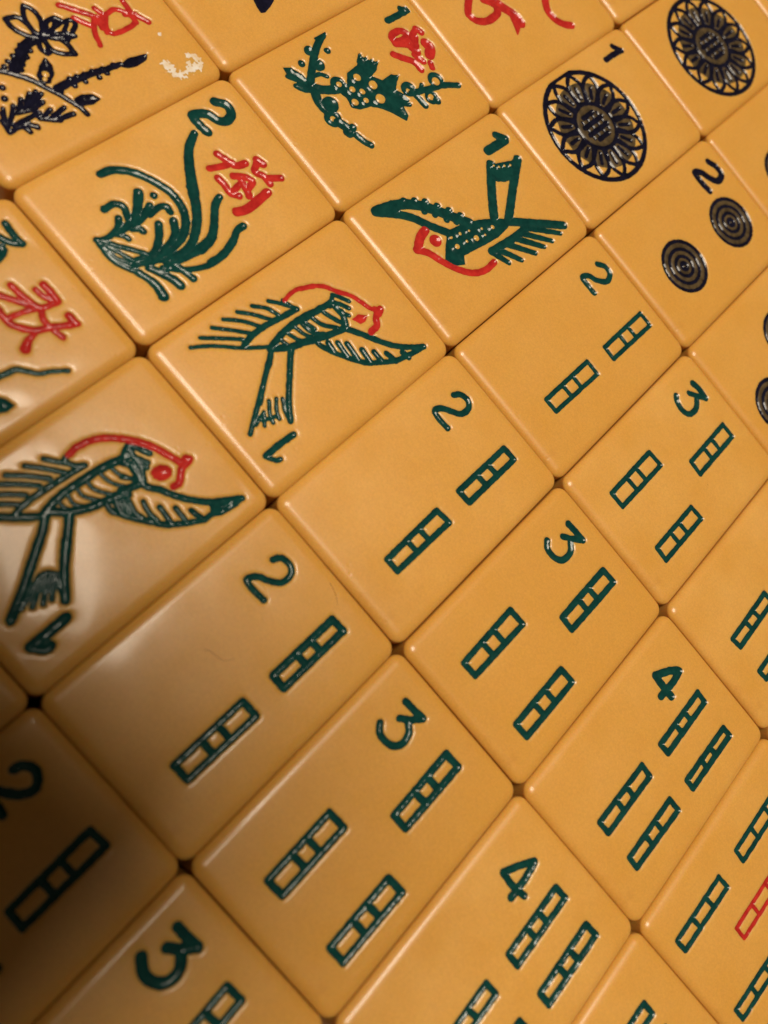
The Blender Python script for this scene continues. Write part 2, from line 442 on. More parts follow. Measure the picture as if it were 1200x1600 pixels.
DATA = json.loads('''[[[-1,2],[-66.55,-9.613,0.0025],[["palm_leaves","black",[["s",0.63,0.63,[-6.5,0.15,-5.64,0.7,-4.35,0.69,-3.12,0.05,-2.45,-0.65]],
["s",0.63,0.63,[-6.5,0.15,-5.3,-0.72,-3.77,-1.04,-2.48,-0.7]],["s",0.66,0.66,[-5.92,-2.74,-5.59,-1.53,-4.55,-1.07,-2.84,-0.99]],
["s",0.68,0.68,[-5.87,-2.78,-4.74,-2.8,-3.37,-2.18,-2.46,-1.15]],["s",0.69,0.69,[-2.32,-0.53,-1.58,0.65,-0.53,1.3,0.99,1.26]],
["s",0.67,0.67,[-1.94,-0.69,-0.59,-0.76,0.34,-0.03,1.02,1.23]],["s",0.61,0.61,[-2.25,-1.03,-1.36,-1.73,-0.44,-1.63]],["s",0.59,0.59,[-1.83,-0.78,-0.97,-0.9,-0.36,-1.54]],
["s",0.64,0.64,[-3.72,1.06,-3.79,2.17,-3.23,2.62]],["s",0.55,0.55,[-2.5,0.06,-3.49,0.88]],["s",0.62,0.62,[-2.96,2.54,-2.75,3.75,-2.08,3.88,-1.44,2.97]],
["s",0.55,0.55,[-2.44,-0.14,-2.7,1.27,-2.96,2.7]],["s",0.66,0.66,[-2.23,-0.01,-1.84,1.47,-1.0,2.76]],["s",0.64,0.64,[-1.85,0.13,-1.08,1.45,-0.9,2.82]],
["s",0.53,0.53,[-2.51,3.01,-1.86,2.09]],["s",0.53,0.53,[-3.49,2.23,-2.81,1.37]],["s",0.57,0.57,[-0.38,-0.94,-0.36,-1.54]],["s",0.6,0.6,[-0.76,1.79,-1.64,2.22]],
["s",1.28,1.28,[-2.43,-0.44]]]],["palm_trunk","black",[["s",1.17,1.54,[-2.5,-1.71,-2.19,-3.13,-1.41,-4.34,-0.48,-5.82]],["s",0.72,0.72,[-2.5,-3.46]],["s",0.72,0.72,[-2.1,-4.21]],
["s",0.72,0.72,[-1.76,-5.06]],["s",0.71,0.71,[-1.47,-6.01]],["s",0.71,0.71,[-1.09,-6.75]],["s",0.73,0.73,[-1.5,-2.96]],["s",0.72,0.72,[-1.0,-3.81]],["s",0.72,0.72,[-0.45,-4.84]],
["s",0.72,0.72,[0.04,-5.38]]]],["ground_line","black",[["s",0.78,0.65,[-1.11,-7.71,0.06,-6.54,1.41,-5.34,2.68,-4.62,3.95,-3.91,5.34,-3.27,6.69,-2.73,7.77,-2.57]]]],
["leaf","black",[["g",0,0,[-0.08,-2.07,0.47,-3.26,1.32,-4.32,2.49,-4.69,2.72,-3.63,1.93,-2.46,0.93,-2.01]],["h",0.81,0,[1.62,-3.39]],["h",0.6,0,[2.08,-3.84]]]],
["palm_trunk","black",[["s",1.1,0.71,[3.68,-3.39,3.62,-1.69,3.72,-0.26,3.87,1.62,4.14,3.26,4.36,5.15]],["s",0.69,0.69,[3.24,-1.37]],["s",0.69,0.69,[4.26,-1.47]],
["s",0.69,0.69,[3.39,-0.44]],["s",0.7,0.7,[3.55,0.5]],["s",0.7,0.7,[4.37,-0.03]],["s",0.7,0.7,[3.6,1.53]],["s",0.7,0.7,[4.64,1.75]],["s",0.71,0.71,[3.92,2.82]],
["s",0.71,0.71,[4.58,2.89]],["s",0.71,0.71,[4.03,4.31]],["s",0.68,0.68,[4.11,-3.29]],["g",0,0,[4.57,4.9,4.15,6.39,4.44,7.96,4.68,8.86,5.24,8.31,5.4,6.68,5.12,5.56]]]],
["leaf","black",[["g",0,0,[5.51,-2.65,5.51,-1.44,6.06,-0.37,6.87,0.0,7.03,-1.03,6.62,-2.52,6.04,-2.8]]]],["bush","black",[["s",0.6,0.6,[5.07,-11.29,4.31,-10.19,3.19,-9.07]],
["s",0.62,0.62,[4.07,-8.94,2.92,-7.85]],["s",0.61,0.61,[4.05,-8.13,2.75,-6.57]],["s",0.61,0.61,[3.7,-7.35,2.85,-5.78]],["s",0.62,0.62,[4.07,-7.5,3.35,-5.39]],
["s",0.65,0.65,[4.49,-7.56,4.28,-5.94]],["s",0.66,0.66,[5.17,-10.53,5.17,-8.83,5.18,-7.11]],["s",0.62,0.62,[5.81,-7.05,5.34,-5.78]],["s",0.64,0.64,[6.29,-6.42,5.88,-4.31]],
["s",0.7,0.7,[6.78,-5.64,6.98,-3.95]],["s",0.77,0.77,[5.76,-7.44,6.91,-5.76]],["s",0.73,0.73,[5.48,-10.5,5.75,-9.16,6.49,-8.47]],["s",0.71,0.71,[4.08,-9.22,4.49,-7.56]],
["s",0.89,0.89,[0.89,-8.62]],["s",0.84,0.84,[2.09,-9.31]],["s",0.53,0.53,[3.3,-10.7,5.02,-11.38]],["s",0.63,0.63,[4.12,-11.25,5.66,-11.49]],
["s",0.63,0.63,[5.66,-11.49,5.62,-9.55,6.37,-8.39]],["s",0.69,0.69,[5.61,-9.7,6.55,-9.51]],["s",0.58,0.58,[2.97,-10.26,4.79,-11.25]]]],
["red_character","red",[["s",0.8,0.8,[-4.88,3.83,-3.59,5.06,-2.2,6.39]],["s",0.8,0.8,[-2.79,4.24,-1.26,5.3]],["s",0.72,0.72,[-2.81,7.3,-1.67,7.54,-0.26,6.51]],
["s",0.67,0.67,[-1.78,6.28,-0.12,5.13,1.37,4.65]],["s",0.72,0.72,[-1.85,6.81,-0.32,6.39]],
["s",0.68,0.68,[-1.62,7.9,-1.73,9.46,-0.58,10.42,0.76,10.42,0.89,7.35,-0.04,6.79,-1.54,7.84]],["s",0.73,0.73,[-2.21,11.01,-0.79,10.94,0.72,10.57]],
["s",0.79,0.79,[-0.0,11.19,1.34,12.01]],["s",0.7,0.7,[-0.65,10.02,-0.2,11.25]],["s",0.64,0.64,[-1.53,7.38,0.36,6.46]]]],
["worn_numeral","pale",[["s",1.11,1.11,[6.86,9.94,7.59,10.13]],["s",0.73,0.73,[7.47,10.12,8.23,10.05,8.96,10.84]],["s",0.47,0.47,[8.56,10.95,8.82,12.17]],
["s",0.69,0.69,[7.1,13.31,7.79,14.04,8.72,13.83]],["s",0.92,0.92,[8.76,13.43,8.66,12.31]],["s",0.4,0.4,[7.86,12.53,8.35,13.07]],["s",0.67,0.67,[8.0,10.13]],
["s",0.53,0.53,[9.17,13.44]],["s",0.34,0.34,[3.32,11.95]]]]]],[[-1,3],[-66.643,22.656,0.00049],
[["leaf","black",[["g",0,0,[3.85,-5.21,4.7,-5.6,5.7,-5.84,6.55,-5.95,6.7,-5.41,6.34,-4.22,5.83,-3.07,5.18,-2.19]]]]]],[[0,1],[-44.29,-41.96,-0.00212],
[["numeral","green",[["s",0.84,0.84,[-8.19,13.55,-6.82,13.41,-5.46,13.48]],["s",0.89,0.89,[-5.46,13.48,-6.16,12.61,-7.44,11.88]]]],
["flower","green",[["g",0,0,[-6.85,11.41,-6.17,11.94,-5.62,11.77,-5.19,11.29,-4.92,10.54,-4.81,9.79]]]],["red_character","red",[["s",0.82,0.82,[-2.24,9.47,-0.37,9.72,1.19,10.1]],
["s",0.81,0.81,[-2.13,7.65,-1.01,8.49,0.38,9.52,1.31,10.28]],["s",0.87,0.87,[-0.56,12.27,0.6,12.37,1.73,12.29]],["s",0.73,0.73,[-0.51,11.27,0.42,11.4,1.36,11.89]],
["s",0.74,0.74,[1.82,12.21,1.62,10.99,1.34,10.11]],["s",0.68,0.68,[1.23,9.93,0.82,8.63,0.58,6.95]],
["s",0.86,0.86,[-0.89,6.67,0.66,6.62,1.72,6.97,3.06,8.18,3.59,9.52,4.39,11.23,4.83,12.28]],["s",0.93,0.93,[3.65,12.19,4.61,12.18]],
["s",0.74,0.74,[1.61,10.3,2.69,9.71,4.07,9.82,5.28,10.08]],["s",0.62,1.13,[3.33,8.16,3.63,6.97,4.22,6.13]]]],
["branch","green",[["s",0.77,0.53,[5.1,1.9,5.3,2.91,5.48,3.95,6.3,4.75,7.08,5.46,7.62,6.65,8.5,8.13]]]],
["leaf","green",[["g",0,0,[6.74,0.6,7.54,1.13,8.44,1.38,8.59,0.41,8.14,-0.51]]]]]],[[0,2],[-44.355,-9.623,0.00232],
[["numeral","green",[["s",1.24,1.24,[-8.68,12.1,-7.68,13.07,-6.46,12.87,-5.94,11.61,-6.53,10.63,-7.74,10.13,-8.38,9.14,-8.46,8.27,-7.12,8.2,-5.91,8.42]]]],
["petal","green",[["s",1.0,1.43,[-6.55,6.84,-5.23,4.83,-3.01,3.05,-0.44,1.38]],["s",1.35,0.85,[-1.21,1.72,0.39,0.89,2.27,-0.51,3.95,-2.49,4.59,-4.28,4.36,-6.18,3.89,-7.69]]]],
["petal","green",[["s",1.05,1.05,[-7.74,-6.29,-7.44,-4.71,-6.12,-2.99,-4.01,-1.66,-1.74,-0.87,0.36,-1.07,2.01,-2.02,3.2,-3.72,3.55,-5.96,3.47,-8.11]],
["s",0.99,0.99,[0.44,-4.78,1.65,-5.75,2.79,-7.21,3.11,-8.43]],["s",1.0,1.0,[1.01,-3.03,2.2,-3.81,2.93,-4.94,3.33,-6.57,3.42,-8.07]]]],
["petal","green",[["s",0.98,1.12,[1.43,3.79,2.12,2.49,3.95,0.69,5.01,-0.75,5.41,-2.7,5.08,-5.52,4.71,-7.13]],["s",0.84,1.39,[2.09,2.43,3.95,0.69,5.01,-0.75,5.41,-2.7]]]],
["petal","green",[["s",0.95,0.66,[5.8,3.78,5.92,2.62,6.8,1.14,7.3,-0.67,7.51,-2.89,6.9,-5.0,5.77,-6.93,4.84,-8.03]],["s",0.96,1.1,[6.56,1.53,7.3,-0.67,7.41,-2.8]],
["s",0.91,0.91,[4.63,-6.74,5.99,-6.32,7.75,-5.91]],["s",0.9,1.33,[3.82,-10.75,5.17,-10.2,6.43,-10.04,7.55,-10.23]],["s",1.03,1.18,[4.07,-9.26,5.62,-8.4,6.71,-7.91,7.61,-7.73]],
["s",0.61,0.61,[3.72,-8.95,4.0,-7.63,4.87,-7.11,5.35,-7.84,4.64,-8.97]]]],["stem","green",[["s",0.84,0.84,[-1.6,-11.98,0.92,-12.08,2.52,-11.48,3.95,-10.55]],
["s",0.71,0.71,[-1.45,-11.73,0.48,-10.2,2.1,-8.81,3.37,-8.03]],["s",0.61,0.61,[-1.08,-11.75,0.91,-10.87,2.87,-9.94,3.54,-9.11]],
["s",0.55,0.55,[-0.71,-11.9,1.07,-11.6,2.71,-10.57]],["s",0.68,0.68,[-1.57,-11.93,-1.21,-10.59,-1.38,-9.23]],["s",0.79,0.79,[2.93,-10.45,3.47,-8.74,3.75,-7.41]],
["s",0.63,0.63,[2.41,-10.31,2.73,-9.04,3.37,-8.03]]]],["flower","green",[["s",1.0,1.0,[-1.2,-9.69,-1.16,-8.35,-1.34,-7.11,-1.65,-6.07]],
["s",1.27,1.01,[-3.79,-4.15,-2.58,-5.27,-1.49,-6.59]],["s",0.89,0.89,[-4.09,-8.76,-4.09,-7.39,-3.16,-6.79,-1.66,-7.38]],["s",1.0,1.0,[-4.1,-8.78]],
["s",0.94,0.94,[-2.45,-8.2,-1.8,-8.65,-1.28,-9.31]],["s",0.82,0.82,[-0.62,-7.72,-0.21,-6.98,0.28,-6.86]],["s",0.92,0.92,[0.21,-6.9]],
["s",0.92,0.92,[-1.9,-4.12,-1.54,-4.82,-1.09,-5.91,-0.96,-7.12]],["s",0.9,0.9,[-0.06,-2.58,-0.78,-2.52,-1.19,-3.3,-1.02,-4.87]],["s",0.94,0.94,[-2.61,-2.86]],
["s",0.71,0.71,[-1.03,-9.67,-0.34,-9.04,0.13,-8.9]],["s",0.77,0.77,[-1.2,-10.44,-1.4,-9.52]]]],
["red_character","red",[["s",0.98,0.98,[-3.07,7.45,-1.92,7.91,-0.73,8.43,-0.39,9.72]],["s",0.88,0.88,[-2.05,5.34,-1.52,6.86,-1.2,8.32]],
["s",0.99,0.99,[-0.59,5.34,0.44,5.45,1.61,5.36,2.55,6.01]],["s",0.94,0.94,[0.16,7.19,1.03,8.44,1.94,8.79,2.35,7.79]],["s",0.81,0.81,[1.4,7.13,1.72,5.7]],
["s",0.96,0.96,[1.07,7.7,2.66,7.33,3.19,7.11]],["s",1.05,1.05,[-0.09,11.35,0.81,11.63]],["s",0.97,0.97,[0.29,11.0,1.07,10.02,2.05,10.59,3.28,10.56]],
["s",0.95,0.95,[2.4,10.63,3.4,12.38]],["s",1.21,1.21,[3.97,9.46,4.2,7.72,4.38,5.77,4.02,4.33]]]]]],[[0,3],[-44.527,22.669,0.00142],
[["stem","green",[["s",0.97,1.17,[-9.48,-0.12,-8.37,-2.39,-6.48,-4.96,-4.49,-7.21]],["s",1.43,1.43,[-8.47,-3.69]],["s",1.73,1.73,[-6.25,-3.96]],["s",0.97,0.97,[-7.33,-1.33]],
["s",1.0,1.0,[-7.5,-5.99]],["s",0.66,0.66,[-9.52,-1.51]],["g",0,0,[-8.14,-8.7,-7.69,-7.77,-6.32,-7.09,-5.21,-6.94,-4.37,-7.32,-5.95,-8.41,-7.06,-8.93]],
["s",0.69,0.69,[-6.94,-9.04,-6.13,-8.44]],["s",0.86,0.86,[-5.36,-8.95,-4.54,-8.35,-3.95,-7.52]],["s",0.77,0.77,[-5.51,-8.23,-4.37,-7.32]],
["s",0.64,0.64,[-5.41,-5.95,-5.18,-4.78,-4.44,-4.06]],["s",1.33,1.33,[-4.49,-7.21,-3.43,-6.21,-2.5,-4.47,-2.22,-2.88]],["s",2.16,2.16,[-2.95,-3.46]],["h",0.81,0,[-2.81,-3.35]],
["s",1.33,1.33,[-3.75,-7.11,-2.49,-7.7,-1.33,-7.79,-0.51,-7.56]],["s",2.36,2.36,[-1.13,-6.57]],["s",2.47,2.47,[0.56,-7.67]],["h",0.79,0,[0.59,-7.7]],
["s",1.39,1.39,[1.35,-7.31,2.69,-6.75]],["s",1.71,1.71,[3.07,-7.01]],["s",1.13,1.13,[2.86,-6.09]],["s",1.0,1.0,[3.89,-6.46,5.04,-6.12,6.02,-5.6]],["s",1.23,1.23,[-2.49,-7.7]],
["s",1.0,1.0,[-1.51,-7.82]]]],
["bird_body","green",[["g",0,0,[-4.79,2.5,-3.88,2.91,-2.73,4.16,-1.95,3.19,-1.59,1.76,-0.31,2.89,-0.39,4.72,0.25,5.64,0.77,4.68,1.66,3.59,2.74,4.29,3.84,4.32,3.93,2.9,5.44,2.51,5.86,1.76,3.95,0.69,2.73,-0.28,1.76,-1.48,1.31,-3.36,0.57,-4.11,-0.65,-3.76,-1.67,-4.03,-2.07,-2.41,-3.51,-1.04,-3.72,1.05]],
["h",1.08,0,[-2.39,-0.22]],["h",0.88,0,[-1.37,-2.14]],["h",0.82,0,[-0.46,-1.03]],["h",1.28,0,[-0.48,1.12]],["h",1.41,0,[1.58,0.61]],["h",1.0,0,[0.24,-3.12]],
["h",0.79,0,[0.78,-1.48]],["s",0.49,0.49,[-4.75,2.57,-4.01,1.54]],["s",0.43,0.43,[-4.0,3.02,-3.34,2.17]],["s",0.43,0.43,[-3.37,3.59,-2.71,2.74]],
["s",0.43,0.43,[-2.77,4.09,-2.15,3.16]]]],["branch","green",[["s",2.28,2.28,[2.44,5.48]],["h",0.66,0,[2.6,5.27]],["s",0.96,0.96,[3.15,5.45,3.79,7.98,4.54,10.94,5.64,13.14]],
["s",2.47,2.47,[3.34,10.4]],["h",1.22,0,[3.51,10.29]],["s",0.65,0.65,[2.9,7.85,3.63,6.77]],["s",1.05,1.05,[3.73,5.88,5.53,6.02]],["s",2.06,2.06,[5.09,7.83]],
["h",0.94,0,[4.97,7.77]],["s",1.22,1.22,[5.84,8.23]],["s",0.76,0.76,[3.25,2.46,4.26,3.9]]]],["numeral","green",[["s",0.99,0.99,[-6.87,14.35,-6.84,12.38,-6.91,10.32]],
["s",0.96,0.96,[-7.49,13.59,-6.81,14.4]]]],["red_character","red",[["s",1.07,1.07,[-4.87,10.9,-4.91,9.25,-4.05,8.96,-3.59,10.31,-3.89,11.63,-4.87,10.9]],
["s",0.94,0.94,[-4.04,13.49,-3.51,12.05,-3.07,10.25]],["s",1.05,1.05,[-4.04,13.49,-3.23,13.84]],["s",1.12,1.12,[-3.66,8.81,-2.95,10.13,-2.03,11.49,-3.26,11.8]],
["s",1.26,1.26,[-2.13,10.68,-1.26,10.96]],["s",1.6,1.6,[-1.67,13.21,-0.77,13.36,0.01,12.46]],["s",1.07,1.07,[-2.57,7.29,-1.48,8.23,-0.31,9.33,1.14,9.48]],
["s",1.03,1.03,[-1.04,10.28,0.33,10.75]],["s",0.92,0.92,[1.0,11.65,1.72,11.33]],["s",0.92,0.92,[-3.09,12.55,-2.09,11.55]]]]]],[[0,4],[-44.51,54.87,-0.00225],
[["red_character","red",[["s",1.22,1.22,[-4.14,-6.65,-3.03,-8.03,-2.04,-8.8,-0.67,-8.21,0.07,-6.45,-0.18,-4.02,-1.37,-3.43,-2.89,-4.67]],
["s",1.65,1.65,[-3.55,-3.99,-1.77,-3.01,-0.41,-2.36,1.26,-1.48,2.85,-1.43]],["g",0,0,[0.72,-2.23,2.76,-1.2,3.47,-2.22,4.05,-3.49,2.76,-2.92]],
["s",1.32,1.32,[1.03,6.48,3.14,4.91,4.94,4.91,6.38,5.88,7.12,7.05]]]]]],[[0,5],[-44.44,87.129,-0.00056],[]],[[1,0],[-22.173,-74.287,-0.00051],[]],[[1,1],[-22.11,-41.978,-0.00067],
[["wing","green",[["s",0.79,0.79,[-4.55,2.67,-4.75,0.24,-4.88,-2.33,-4.9,-4.52,-4.6,-5.92]],["s",0.71,0.71,[-6.36,2.1,-6.1,1.49,-5.08,1.87,-4.61,2.58]],
["s",0.67,0.67,[-7.5,-0.06,-6.59,0.67,-5.82,1.39]],["s",0.66,0.66,[-8.02,-2.0,-6.79,-0.77,-5.19,0.6]],["s",0.66,0.66,[-8.35,-4.05,-7.08,-2.5,-5.49,-0.9]],
["s",0.65,0.65,[-8.28,-5.5,-7.02,-3.84,-5.54,-2.18]],["s",0.65,0.65,[-7.52,-6.23,-6.5,-4.9,-5.57,-3.85]],["s",0.64,0.64,[-6.7,-6.88,-5.95,-5.85,-5.1,-4.87]],
["s",0.92,0.92,[-6.0,-7.93,-4.45,-6.17,-2.96,-4.14,-2.72,-3.03]]]],
["bird_body","green",[["s",1.0,1.0,[-2.84,-3.99,-3.24,-2.61,-3.47,-0.81,-3.37,1.55,-3.22,3.93,-2.73,6.22,-2.6,6.97]],
["s",1.0,1.0,[-2.72,-3.03,-1.58,-1.7,-0.66,0.26,-0.2,1.96,0.62,4.11]],["s",0.95,0.95,[-0.06,3.82,0.26,4.98,0.54,6.2]],["s",0.97,0.97,[-3.41,7.67,-2.97,6.78,-2.28,6.12]],
["s",0.48,0.48,[-2.9,-1.82,-2.08,-1.69,-1.43,-1.15]],["s",0.48,0.48,[-3.0,-0.67,-1.91,-0.75,-0.91,0.05]],["s",0.49,0.49,[-3.1,0.5,-1.94,0.5,-0.46,1.62]],
["s",0.49,0.49,[-2.98,1.77,-1.74,1.85,0.03,3.18]],["s",0.5,0.5,[-2.78,3.35,-1.37,3.65,-0.01,4.64]],["s",0.5,0.5,[-2.62,4.7,-1.62,4.85,-0.52,5.5]],
["s",0.59,0.59,[-2.39,5.79,-1.74,6.25,-0.61,6.16]],["s",0.6,0.6,[-1.26,4.84,-0.45,5.59,0.16,6.09]],["s",0.8,0.8,[-3.37,7.92,-2.52,8.37,-1.54,8.86]],
["s",0.7,0.7,[-2.75,6.96,-1.83,7.49,-0.82,8.03]],["s",0.67,0.67,[-1.24,6.99,-0.45,7.63]],["s",0.76,0.76,[-3.03,7.49,-2.12,7.3,-0.9,7.14,0.26,6.51]]]],
["wing","green",[["s",0.84,0.84,[-1.78,6.57,-0.57,6.41,0.52,6.07,1.4,6.35,2.27,7.08,3.45,7.71,4.91,8.7,6.44,10.15,7.12,11.11,8.53,13.53]],
["s",0.91,0.59,[0.3,3.52,-0.02,2.93,1.71,2.32,2.79,2.84,4.39,4.08,5.63,5.07,6.54,6.38,7.22,7.6,7.77,8.66,7.84,9.69,8.35,10.81,8.59,12.19,8.57,13.47]],
["s",0.72,0.72,[0.07,1.74,1.13,1.69,2.34,2.65]],["s",0.65,0.65,[0.85,3.19,2.19,2.92]],["s",0.66,0.66,[1.22,3.74,2.6,3.43,3.52,3.66]],
["s",0.67,0.67,[2.23,4.83,3.49,4.55,4.76,4.64]],["s",0.68,0.68,[3.75,5.81,4.88,5.72,6.01,5.63]],["s",0.69,0.69,[4.89,7.05,5.78,7.03,6.93,6.95]],
["s",0.7,0.7,[6.11,8.2,7.02,8.39,7.82,8.62]],["g",0,0,[6.75,10.34,7.72,12.16,8.45,13.44,8.56,12.05,8.44,10.73,7.63,9.72]]]],
["head_outline","red",[["s",0.81,0.81,[-6.34,2.23,-6.52,3.34,-6.23,4.9,-5.5,6.41,-4.03,8.04]],["s",0.85,0.85,[-4.52,7.59,-3.0,8.92,-1.43,9.81,0.39,10.51,1.31,10.92,1.6,11.9]],
["s",0.85,0.85,[1.71,11.65,1.88,10.58,2.42,9.89,2.95,9.2,2.91,8.47]],["s",1.19,1.19,[1.45,11.6]]]],
["eye","red",[["g",0,0,[0.29,7.52,0.01,8.13,0.19,8.86,0.72,9.46,1.32,9.55,1.79,9.07,1.83,8.35,1.51,7.73,0.9,7.44]]]],
["tail","green",[["s",1.03,1.03,[-2.58,-3.93,-1.68,-4.93,0.23,-7.77]],["s",1.06,1.06,[-1.1,-5.79,0.5,-8.12,2.2,-10.75,3.47,-12.9]],
["s",1.04,1.04,[-1.42,-1.77,-0.13,-3.03,2.25,-5.36]],["s",1.08,1.08,[0.51,-3.82,2.71,-5.83,5.23,-7.81]],["s",0.64,0.64,[1.77,-8.12,2.47,-9.78,3.25,-11.48]],
["s",0.64,0.64,[1.97,-7.64,2.79,-9.08,3.76,-10.57]],["s",0.64,0.64,[2.25,-7.22,3.08,-8.42,4.16,-9.62]],["s",0.64,0.64,[2.58,-6.84,3.42,-7.85,4.37,-8.72]],
["s",0.64,0.64,[2.96,-6.89,4.2,-7.45,5.11,-7.87]],["s",0.55,0.55,[1.69,-8.06,1.93,-7.35,2.56,-6.69]]]],["numeral","green",[["s",1.22,1.22,[6.61,-8.84,6.69,-11.24,6.72,-13.16]],
["s",0.97,0.97,[6.72,-13.16,7.53,-12.68,7.9,-12.09,7.82,-11.62]]]]]],[[1,2],[-22.197,-9.655,0.00342],[["wing","green",[["s",0.58,0.58,[-7.44,-0.09,-6.28,1.06,-4.78,2.21]],
["s",0.58,0.58,[-8.1,-2.21,-6.96,-0.97,-5.43,-0.26]],["s",0.57,0.57,[-8.5,-4.16,-7.03,-2.66,-5.36,-1.38]],["s",0.56,0.56,[-8.73,-6.2,-7.4,-4.56,-5.56,-3.13]],
["s",0.55,0.55,[-8.67,-8.0,-7.0,-6.11,-5.49,-4.58]],["s",0.54,0.54,[-8.51,-9.97,-6.96,-7.82,-5.52,-5.92]],["s",0.53,0.53,[-8.25,-11.65,-6.98,-9.46,-4.73,-6.64,-3.1,-3.99]],
["s",0.79,0.79,[-4.73,2.17,-5.01,-0.11,-5.32,-2.65,-5.29,-4.76,-4.95,-6.27]],["s",0.54,0.54,[-6.51,1.46,-5.36,1.84]]]],
["bird_body","green",[["s",0.88,0.88,[-2.81,-4.08,-3.34,-2.0,-3.55,0.35,-3.47,2.45,-3.27,3.75]],["s",0.87,0.87,[-3.26,1.52,-3.22,3.33,-3.07,5.06,-2.89,6.49]],
["s",0.92,0.92,[-2.81,-4.08,-1.49,-1.57,-1.04,0.18,-0.53,1.17]],["s",0.89,0.89,[-1.19,-0.41,-0.21,2.36,0.53,5.44]],["s",0.66,0.66,[-3.06,6.37,-1.97,6.48,-0.6,6.52]],
["s",0.65,0.65,[-2.89,4.7,-1.53,5.11,0.02,5.93]],["s",0.63,0.63,[-3.04,2.97,-1.43,3.51,-0.04,4.84]],["s",0.62,0.62,[-3.11,1.38,-1.49,1.7,-0.29,2.99]],
["s",0.57,0.57,[-3.29,1.73,-1.56,2.33]],["s",0.56,0.56,[-3.2,0.38,-1.82,0.73,-0.91,1.34]],["s",0.55,0.55,[-3.12,-0.96,-1.77,-0.41,-1.04,0.18]],
["s",0.55,0.55,[-3.0,-2.23,-1.94,-1.87]],["s",0.61,0.61,[-3.59,7.35,-2.75,7.99,-1.76,8.6]],["s",0.64,0.64,[-3.08,6.58,-2.08,7.35,-1.09,7.95]],
["s",0.58,0.58,[-0.96,6.86,-0.36,7.26]],["s",0.6,0.6,[-3.55,7.41,-2.89,6.36,-2.64,5.97]],["s",0.86,0.86,[-1.27,6.78,-0.21,6.34,0.62,5.83]],
["s",0.66,0.66,[-2.18,6.68,-0.81,6.72]]]],["wing","green",[["s",0.9,0.75,[0.43,5.54,1.79,6.55,3.34,7.6,4.92,8.66,6.22,9.81,7.58,11.55,8.37,12.96]],
["s",0.73,0.73,[-0.09,1.32,1.08,1.7,2.78,2.72,4.27,3.78,5.7,5.11,6.52,6.49,7.42,8.02,7.83,9.45,8.16,11.18,8.42,12.9]],["s",0.77,0.77,[0.72,2.51,2.0,2.32]],
["s",0.78,0.78,[1.42,3.54,3.31,3.36]],["s",0.78,0.78,[2.23,4.48,4.59,4.24]],["s",0.79,0.79,[3.91,5.58,5.87,5.35]],["s",0.8,0.8,[5.01,6.68,6.67,6.74]],
["s",0.81,0.81,[6.15,7.96,7.57,8.28]],["s",0.82,0.82,[7.29,9.87,8.26,10.15]]]],["head_outline","red",[["s",0.56,0.56,[-6.41,1.73,-6.66,2.87,-6.51,4.38,-5.7,6.03]],
["s",0.63,0.63,[-6.36,4.41,-5.9,5.85,-4.94,7.21,-3.69,8.11,-2.13,9.34,-0.69,9.93,0.63,10.43,1.35,11.54]],["s",0.93,0.93,[1.37,11.42,1.82,10.17,2.71,9.45,2.87,8.29]],
["g",0,0,[0.58,10.88,1.37,11.82,1.85,11.5,2.09,10.82,1.6,10.09]]]],["eye","red",[["g",0,0,[0.27,7.33,0.24,8.43,1.01,9.27,1.39,8.5,1.3,7.8]]]],
["tail","green",[["s",0.7,0.7,[-2.83,-3.88,-1.72,-5.08,-0.52,-7.04,1.46,-9.63]],["s",0.72,0.64,[-2.7,-3.92,-1.16,-6.12,1.04,-9.33,3.51,-13.01]],
["s",0.76,0.76,[-1.46,-1.87,0.63,-4.04,3.54,-6.77]],["s",0.79,0.79,[-1.32,-1.91,0.75,-4.1,2.92,-6.29,5.22,-8.12]],["s",0.51,0.51,[2.51,-9.95,3.81,-11.0]],
["s",0.53,0.53,[1.86,-8.54,3.13,-9.53,4.13,-9.93]],["s",0.53,0.53,[2.19,-7.63,3.22,-8.54,4.23,-9.02]],["s",0.54,0.54,[2.63,-7.02,3.81,-7.73,4.97,-8.13]],
["s",0.49,0.49,[2.61,-10.25,3.12,-11.82]],["s",0.51,0.51,[3.18,-10.77,3.7,-9.2]]]],["numeral","green",[["s",0.83,0.83,[6.63,-8.94,6.5,-11.25,6.56,-13.27]],
["s",0.67,0.67,[6.57,-13.36,7.68,-12.68,7.87,-12.18]]]]]],[[1,3],[-22.381,22.629,0.00056],
[["wing","green",[["s",1.22,1.22,[-8.57,-11.81,-7.08,-9.7,-5.31,-7.83,-3.3,-6.55,-0.92,-4.73]],
["s",1.52,1.52,[-8.65,-11.72,-8.22,-9.64,-7.32,-7.34,-5.82,-5.36,-4.17,-3.92,-2.01,-2.26,-0.34,-0.97]],["s",1.01,1.01,[-8.33,-8.91]],["s",1.02,1.02,[-7.74,-7.14]],
["s",1.02,1.02,[-6.95,-5.77]],["s",1.03,1.03,[-6.03,-4.49]],["s",1.04,1.04,[-4.68,-3.41]],["s",1.05,1.05,[-3.31,-2.31]],["s",1.06,1.06,[-1.82,-1.31]],["s",0.97,0.97,[-5.09,-5.65]],
["s",0.97,0.97,[-3.93,-4.6]],["s",0.98,0.98,[-2.46,-3.62]],["s",0.99,0.99,[-1.48,-2.58]],
["g",0,0,[-8.83,-12.17,-8.97,-11.21,-8.65,-9.02,-7.94,-7.8,-6.93,-8.79,-6.77,-10.01,-8.0,-11.94]]]],
